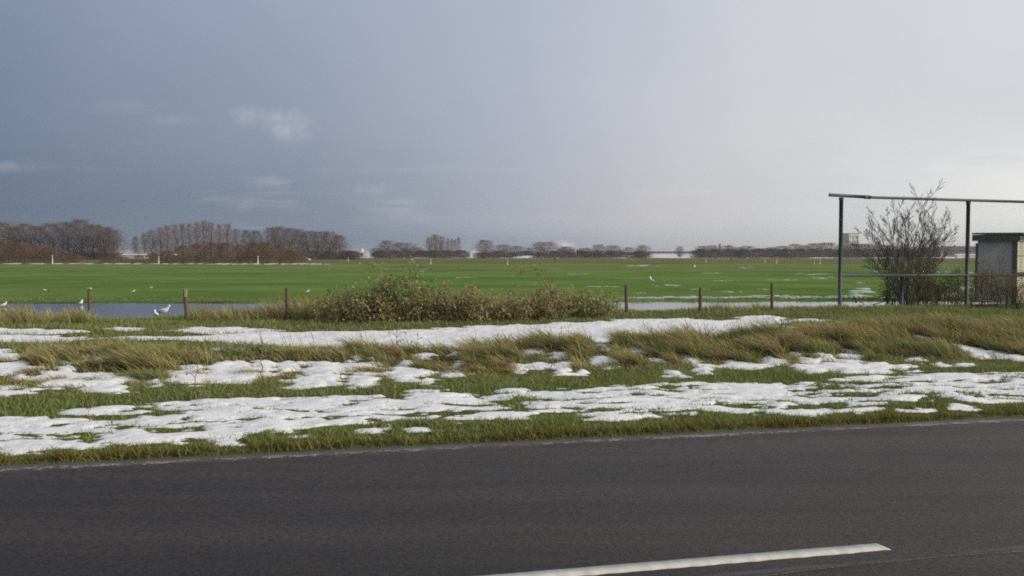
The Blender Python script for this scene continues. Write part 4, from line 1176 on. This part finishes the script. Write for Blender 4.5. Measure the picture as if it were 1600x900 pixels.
# ------------------------------------------------------------------ birds
def bird_meshes():
    out = {}
    def ring(x, z, ry, rz, n=10): return [(x, math.cos(a) * ry, z + math.sin(a) * rz) for a in [2 * math.pi * k / n for k in range(n)]]
    b = MB()   # body from tail tip to crown, facing +x, feet at z=0
    b.loft([ring(-.215, .140, .012, .006), ring(-.15, .150, .030, .018), ring(-.08, .160, .058, .045), ring(0, .168, .070, .062), ring(.07, .182, .064, .062), ring(.115, .215, .044, .048), ring(.135, .25, .034, .036), ring(.148, .285, .034, .034), ring(.172, .292, .024, .024), ring(.190, .288, .008, .009)])
    out['body'] = b
    for s_ in (1, -1):
        w = MB()
        w.loft([[(x, s_ * (y + t), z + q) for (t, q) in ((0, .0), (.012, .012), (.016, -.012), (.004, -.03))] for x, y, z in ((.075, .055, .195), (.02, .062, .195), (-.08, .055, .180), (-.17, .026, .165), (-.25, .006, .155))])
        out['wing%d' % s_] = w
    bl = MB(); bl.loft([ring(.186, .287, .007, .008, 6), ring(.21, .283, .005, .006, 6), ring(.232, .275, .001, .002, 6)]); out['bill'] = bl
    for s_ in (1, -1):
        lg = MB(); lg.tube([Vector((.0, s_ * .025, .12)), Vector((.012, s_ * .027, .06)), Vector((.0, s_ * .028, .004))], [.005, .004, .004], 5)
        lg.poly([(-.005, s_ * .026, .004), (.04, s_ * .008, .003), (.045, s_ * .045, .003)]); out['leg%d' % s_] = lg
    return out
BM = bird_meshes()
BIRD = {}
def bird(px, py, rz, label, kind='gull', size=1.0, group=None, dist=None, z=None):
    key = kind
    if key not in BIRD:
        mb_, mw = (M_FEATHER, M_FGREY) if kind == 'gull' else (M_FEATHER, M_FBLACK)
        BIRD[key] = [(nm, BM[k].mesh(nm + '_' + kind, m, sm)) for nm, k, m, sm in (('body', 'body', mb_, True), ('wing', 'wing1', mw, True), ('wing', 'wing-1', mw, True), ('bill', 'bill', M_BILL, True), ('leg', 'leg1', M_LEG, False), ('leg', 'leg-1', M_LEG, False))]
        if kind != 'gull':
            hd = MB(); n = 10
            hd.loft([[(x, math.cos(a) * r, z_ + math.sin(a) * r) for a in [2 * math.pi * k / n for k in range(n)]] for x, z_, r in ((.10, .205, .050), (.118, .225, .048), (.14, .262, .039), (.152, .288, .037), (.176, .294, .026), (.194, .289, .010))])
            BIRD[key].append(('hood', hd.mesh('hood', M_FBLACK, True)))
    gp = ground_hit(px, py) if dist is None else (at(px, py, dist).x, dist)
    zz_ = max(float(H(*gp)), WATER_Z - .03) if z is None else z
    e = empty('gull' if kind == 'gull' else 'wading_bird', (gp[0], gp[1], zz_), rz); e.scale = (size,) * 3
    for nm, me in BIRD[key]: mesh_obj(nm, me, e)
    return tag(e, label, 'bird', group)
bird(255, 496.5, -.12, 'white gull standing in the water facing right, nearest the leaning post', size=1.05, z=-.09)
bird(244, 498.5, 2.2, 'hunched white gull close behind the one facing right', size=.72, z=-.10)
bird(6, 482.5, 1.35, 'white gull in the water at the left edge, seen from behind', size=.66, z=-.10)
bird(127, 478.5, 1.75, 'white gull in the water left of the pale topped post', size=.66, z=-.10)
bird(71, 459, 2.9, 'black and white wading bird on the grass at far left', 'wader', .68)
bird(237, 454, 3.2, 'black and white wading bird right of the small pale one', 'wader', .62)
bird(208, 458.5, 0.3, 'small pale bird left of the black and white one behind the gull', size=.45)
bird(480, 459, .2, 'pale bird at the left tip of the bramble hedge', size=.55)
bird(1016, 438.5, 1.4, 'upper of two white gulls out on the field', size=.85)
bird(1019.5, 443, 2.0, 'lower of two white gulls out on the field', size=.9)
bird(1085, 420, 1.2, 'white gull far out near the rough strip', size=1.35)
bird(562, 413.5, .4, 'small dark and white bird far off behind the hedge, left of its twin', 'wader', 1.2)
bird(598, 413.8, 2.6, 'small dark and white bird far off behind the hedge, right of its twin', 'wader', 1.2)

def flyer(px, py, dist, span, rz, label, dihedral, mat_w, mat_b, roll=0.0, tipmat=None):
    e = empty('flying_gull' if mat_b is M_FEATHER and mat_w is not M_FBLACK else 'flying_bird', at(px, py, dist), rz)
    e.rotation_euler = (roll, 0, rz)
    s_ = span / 1.1; b = MB()
    def ring(x, r, z=0, n=8): return [(x * s_, math.cos(a) * r * s_, z * s_ + math.sin(a) * r * s_) for a in [2 * math.pi * k / n for k in range(n)]]
    b.loft([ring(-.24, .012), ring(-.12, .035), ring(0, .06), ring(.1, .055), ring(.16, .035, .01), ring(.21, .032, .012), ring(.25, .008, .008)])
    b.build('body', mat_b, e, True)
    for sg in (1, -1):
        w = MB(); rr_ = []
        for t, ch, sw in ((0, .16, 0), (.35, .17, .05), (.65, .13, .02), (1, .03, -.10)):
            yy = .55 * t * sg * s_; z = (math.sin(dihedral) * .55 * min(t, .4) + math.sin(dihedral * .2) * .55 * max(0, t - .4)) * s_
            xx = (.04 + sw) * s_; c_ = ch * s_
            rr_.append([(xx + c_ * .5, yy, z), (xx, yy, z + .012 * s_), (xx - c_ * .6, yy, z - .004), (xx, yy, z - .006 * s_)])
        w.loft(rr_); w.build('wing', mat_w, e, True)
    return tag(e, label, 'bird')
flyer(275, 398, 100, 1.05, 1.5, 'gull flying in front of the red brown thicket', .35, M_FEATHER, M_FEATHER)
flyer(484, 405.5, 74, 1.12, 1.4, 'gull with bowed wings flying at the right end of the thicket', .55, M_FGREY, M_FEATHER)
flyer(660, 424.5, 62, .55, 1.5, 'small gull flying low over the field behind the hedge', .5, M_FEATHER, M_FEATHER)
flyer(1337, 475.5, 25.6, .5, .5, 'dark bird with a white breast taking off beside the steel post', .9, M_FBLACK, M_FEATHER, .8)
flyer(1169, 377, 130, .55, .6, 'tiny dark bird in the sky above the right wood', .4, M_FBLACK, M_FBLACK)

# ------------------------------------------------------------------ marker posts on the far side of the field
def marker(px, ty, by, mat, label, r=.055, group='marker posts across the far field', cap=False):
    dist = min(CAM_H * F / (by - HZ), 230.0); p = at(px, by, dist); h = CAM_H + (HZ - ty) * dist / F
    e = empty('marker_post', (p.x, dist, 0)); mb = MB(); mb.tube([Vector((0, 0, -.2)), Vector((0, 0, h * .94))], [r, r], 8); mb.build('shaft', mat, e, True)
    c_ = MB(); c_.tube([Vector((0, 0, h * .94 + .002)), Vector((0, 0, h * .97)), Vector((0, 0, h))], [r * 1.25, r * 1.2, r * .4], 8); c_.build('cap', mat, e, True)
    return tag(e, label, 'post', group)
mk = [(82, 399, 412.5), (248, 400.5, 412.5), (403, 400, 412.5), (544, 401.5, 409), (673, 404, 413), (793, 404, 414)]
for j, (px, ty, by) in enumerate(mk):
    marker(px, ty, by, M_WHITE, ['white marker post before the left edge thicket', 'white marker post before the left of the long thicket', 'white marker post before the right of the long thicket', 'white marker post left of the turreted white shed',
                                 'white marker post behind the bramble hedge below the tall brown trees', 'white marker post above the arching bramble spray'][j], .085 if px < 450 else .06)
marker(1103, 403.5, 410, M_WHITE, 'faint white marker post at the left end of the right wood', .06)
marker(1195, 403, 411, M_WHITE, 'white marker post left of the taller yellow post', .06)
marker(1281, 404, 413, M_WHITE, 'white marker post right beside the shorter yellow post', .06)
marker(1213, 402, 412, M_YELLOW, 'taller yellow marker post out on the rough strip', .10)
marker(1272, 406.5, 413.5, M_YELLOW, 'shorter yellow marker post left of the steel frame', .075)
for px, ty, by, lab in [(518, 398, 410, 'dark stake left of the turreted white shed'), (610, 398, 411, 'dark stake below the dark trees right of the turreted shed'), (867, 402, 411, 'dark stake right of centre on the rough strip'), (1143, 402, 409, 'dark stake before the right wood')]:
    marker(px, ty, by, M_POST, lab, .08)
# leaning timber frame (jump) on the rough strip
p = at(982, 409, 185); e = empty('timber_trestle', (p.x, 185, 0)); mb = MB()
for a in (-1, 1):
    mb = MB(); mb.tube([Vector((a * 1.1, 0, -.1)), Vector((0, 0, 1.25))], [.07, .07], 6); mb.build('leg', M_POSTCUT, e)
mb = MB(); mb.tube([Vector((-1.4, .1, 1.2)), Vector((1.2, .1, 1.3))], [.07, .07], 6); mb.build('rail', M_POSTCUT, e)
tag(e, 'pale timber trestle on the rough strip right of centre', 'trestle')

# ------------------------------------------------------------------ far buildings
M_BRICK = simple('red_brick', (0.125, 0.085, 0.074), 0.85, 0.2, .6)
M_TILE = simple('roof_tiles', (0.085, 0.065, 0.06), 0.85, 0.25, .8)
M_TILERED = simple('red_roof_tiles', (0.115, 0.080, 0.070), 0.85, 0.2, .8)
M_WALLW = simple('white_render', (0.74, 0.74, 0.73), 0.8, 0.05, .5)
M_WALLB = simple('beige_concrete', (0.62, 0.60, 0.48), 0.85, 0.08, .2)
M_GLASSD = simple('dark_panes', (0.05, 0.055, 0.065), 0.2, 0.2, 2, spec=.5)
M_WINPALE = simple('far_panes', (0.30, 0.29, 0.24), 0.4, 0.1, 1)
M_GLASSHOUSE = simple('glasshouse_glazing', (0.42, 0.45, 0.45), 0.3, 0.1, .5)
def house(px, dist, w, d, hw, hr, wall, roof, label, rz=0.0, nwin=4, cat='house', name='house', win=True, floors=1, chim=True, group=None):
    p = at(px, 402, dist); e = empty(name, (p.x, dist, 0), rz)
    mb = MB(); mb.box((0, 0, hw / 2 - .2), (w, d, hw + .4)); mb.build('wall', wall, e)
    if hr > 0:
        mb = MB(); o_ = .35
        pr = [(-w / 2 - o_, -d / 2 - o_, hw + .003), (-w / 2 - o_, d / 2 + o_, hw + .003), (-w / 2 - o_, 0, hw + hr)]
        mb.v = pr + [(-q[0], q[1], q[2]) for q in pr]; mb.f = [(0, 1, 2), (3, 5, 4), (0, 2, 5, 3), (1, 4, 5, 2), (0, 3, 4, 1)]
        ro = mb.build('roof', roof, e)
        if chim:
            mb = MB(); mb.box((w * .28, 0, hw + hr), (.7, .7, 1.3)); mb.build('chimney', M_BRICK, ro)
    else:
        mb = MB(); mb.box((0, 0, hw + .15), (w + .4, d + .4, .3)); mb.build('roof', roof, e)
    if win:
        for fl in range(floors):
            for k in range(nwin):
                x0 = -w / 2 + (k + .5) * w / nwin; zc = hw * (fl + .55) / floors; hh_ = min(1.3, hw / floors * .5)
                door = fl == 0 and k == nwin // 2 and floors < 3
                mb = MB()
                if door: mb.box((x0, -d / 2 - .02, 1.0), (1.0, .06, 2.0)); mb.build('door', M_WALLW, e)
                else:
                    mb.box((x0, -d / 2 - .02, zc), (min(1.5, w / nwin * .6), .06, hh_)); wn = mb.build('window', M_WALLW, e)
                    pb = MB(); pb.box((x0, -d / 2 - .06, zc), (min(1.5, w / nwin * .6) - .25, .05, hh_ - .25)); pb.build('pane', M_GLASSD, wn)
    return tag(e, label, cat, group)
house(576, 470, 8.5, 6, 2.9, 0, M_WALLW, M_WALLW, 'white flat roofed shed with a small turret on the left skyline', 0, 3, 'shed', 'white_shed')
e = bpy.data.objects['white_shed']; mb = MB(); mb.tube([Vector((-3.4, 0, 3.2)), Vector((-3.4, 0, 4.2)), Vector((-3.4, 0, 4.9))], [.7, .6, .15], 8); mb.build('turret', M_WALLW, e)
house(742, 470, 5.0, 5, 2.4, 2.2, M_WALLW, M_WALLW, 'small white gabled building left of centre on the skyline', R(90), 2, 'shed', 'white_gabled_shed', chim=False)
house(702, 466, 2.6, 3, 2.0, .9, M_WALLW, M_TILE, 'tiny white hut below the four slim poplars, the left one', 0, 1, 'hut', 'white_hut', False, chim=False)
house(724, 466, 2.2, 3, 3.0, .8, M_WALLW, M_TILE, 'tiny white hut right of the four slim poplars', 0, 1, 'hut', 'white_hut', False, chim=False)
house(884, 455, 8.0, 7, 2.4, 1.9, M_BRICK, M_TILERED, 'red brick house half hidden by a tree under the white puff', 0, 4)
house(921, 455, 12.5, 7, 2.0, 1.6, M_BRICK, M_TILERED, 'long low red brick house right of the half hidden one', 0, 6)
house(962, 455, 7.5, 7, 2.0, 1.6, M_BRICK, M_TILERED, 'short red brick house left of the long white shed', 0, 3)
house(905, 458, 2.2, 4, 3.0, 1.0, M_WALLW, M_TILE, 'narrow white cottage between two red brick houses', 0, 1, 'cottage', 'cottage', chim=False)
house(1050, 460, 25, 8, 2.3, .9, M_WALLW, M_TILE, 'long white shed with a low dark roof right of centre', 0, 8, 'shed', 'long_shed', False, chim=False)
house(200, 430, 16, 8, 2.3, 1.2, M_GLASSHOUSE, M_GLASSHOUSE, 'pale glasshouse in the gap between the left clumps', 0, 8, 'glasshouse', 'glasshouse', False, chim=False)
house(212, 300, 7, 4, 1.4, .5, M_WALLW, M_WALLW, 'low white snow topped shed before the glasshouse', 0, 2, 'shed', 'low_shed', False, chim=False)
house(1179, 440, 4.5, 4, 1.7, .7, M_WALLW, M_WALLW, 'small white caravan shaped hut at the foot of the right wood', 0, 2, 'hut', 'white_hut', False, chim=False)
house(1246, 440, 4.5, 4, 1.5, .6, M_WALLW, M_WALLW, 'small white hut left of the tower block at the wood edge', 0, 2, 'hut', 'white_hut', False, chim=False)
for j, (px, w_, hw_) in enumerate([(1462, 12, 3.4), (1484, 9, 3.8), (1503, 9, 3.8), (1521, 10, 3.8), (1543, 12, 3.6)]):
    house(px, 480 + j * 4, w_, 8, hw_, 2.4, M_BRICK if j != 2 else M_TWIG, M_TILERED if j in (1, 2) else M_TILE, nth(j, 5, 'brick house', 'of the row between shrub and shelter'), 0, 4, floors=2 if w_ > 9 else 1, group='row of brick houses on the right')
for j, px in enumerate((1500, 1516)):
    house(px, 400, 3.6, 3, 1.3, .5, M_WALLW, M_WALLW, ['left', 'right'][j] + ' of two low white sheds below the brick houses', 0, 1, 'shed', 'low_white_shed', False, chim=False)
# tower block
p = at(1327.5, 402, 600); e = empty('tower_block', (p.x, 600, 0), R(20)); mb = MB(); mb.box((0, 0, 7.6), (8.4, 8, 16)); mb.build('wall', M_WALLB, e)
mb = MB(); mb.box((0, 0, 15.75), (8.7, 8.3, .3)); mb.build('roof', M_TILE, e)
for r_ in range(4):
    for k in range(4):
        mb = MB(); mb.box((-3.1 + k * 2.07, -4.03, 3.0 + r_ * 3.6), (1.15, .1, 1.5)); wn = mb.build('window', M_WALLW, e)
        pb = MB(); pb.box((-3.1 + k * 2.07, -4.10, 3.0 + r_ * 3.6), (.95, .1, 1.3)); pb.build('pane', M_WINPALE, wn)
tag(e, 'beige flat topped tower block beyond the wood beside the steel post', 'tower block')
house(1342, 590, 12, 7, 8.4, 0, M_WALLB, M_TILE, 'lower beige block joined to the right of the tower', 0, 5, 'building', 'beige_block', True, 3)

# ------------------------------------------------------------------ dead weeds standing in the foreground
def weed(px, base, h, label, seed, nb=5):
    gp = ground_hit(px, base); rs = random.Random(seed); e = empty('dead_weed', (gp[0], gp[1], float(H(*gp)))); mb = MB(); hd = MB()
    pts = [Vector((rs.gauss(0, .01) + q * .004, rs.gauss(0, .01), h * q / 6 - .02)) for q in range(7)]
    mb.tube(pts, [.006 - .0006 * q for q in range(7)], 5)
    for k in range(nb):
        a = rs.uniform(0, 6.28); b0 = pts[2 + k % 4]; l = h * rs.uniform(.15, .3)
        pp = [b0, b0 + Vector((math.cos(a) * l * .5, math.sin(a) * l * .5, l * .6)), b0 + Vector((math.cos(a) * l, math.sin(a) * l, l * .65)), b0 + Vector((math.cos(a) * l * 1.15, math.sin(a) * l * 1.15, l * .35))]
        mb.tube(pp, [.0035, .003, .0025, .0015], 4); hd.tube([pp[2], pp[3]], [.009, .005], 5)
    hd.tube([pts[-1], pts[-1] + Vector((0, 0, .04))], [.009, .003], 5)
    mb.build('stalk', M_CANE, e); hd.build('seed_heads', M_CANE, e)
    return tag(e, label, 'weed', 'dead weeds on the bank')
weed(617, 572, .46, 'branching dead weed in front of the snowy path, tallest on the left half', 1, 8)
weed(651, 565, .36, 'dead weed just right of the tallest branching one', 2, 5)
weed(737, 575, .36, 'straight dead stalk in front of the middle of the snowy path', 3, 1)
weed(775, 560, .32, 'thin dead weed on the bank before the hedge middle', 4, 3)
weed(305, 602, .33, 'dead weed standing in the big left snow clump', 5, 4)
weed(408, 590, .42, 'dead stalks at the right end of the left snow clump', 6, 3)
weed(860, 590, .38, 'thin dead weed among the grass at the centre right', 7, 3)
weed(137, 662, .16, 'short broken twig sticking out of the verge snow at left', 8, 2)
weed(172, 681, .12, 'tiny dead sprig on the verge turf at left', 9, 1)

# ------------------------------------------------------------------ thin winter haze over the whole place
mh = bpy.data.materials.new('haze'); mh.use_nodes = True
nt = mh.node_tree; nt.nodes.remove(nt.nodes['Principled BSDF'])
pv = nt.nodes.new('ShaderNodeVolumePrincipled'); pv.inputs['Color'].default_value = (0.88, 0.91, 0.95, 1); pv.inputs['Density'].default_value = 0.0003; pv.inputs['Anisotropy'].default_value = 0.2
nt.links.new(pv.outputs[0], nt.nodes['Material Output'].inputs['Volume'])
hb = MB(); hb.box((0, 2500, 8.0), (9400, 9400, 19)); hz = hb.build('haze', mh)
tag(hz, 'thin grey winter haze over the fields', 'haze', kind='stuff')
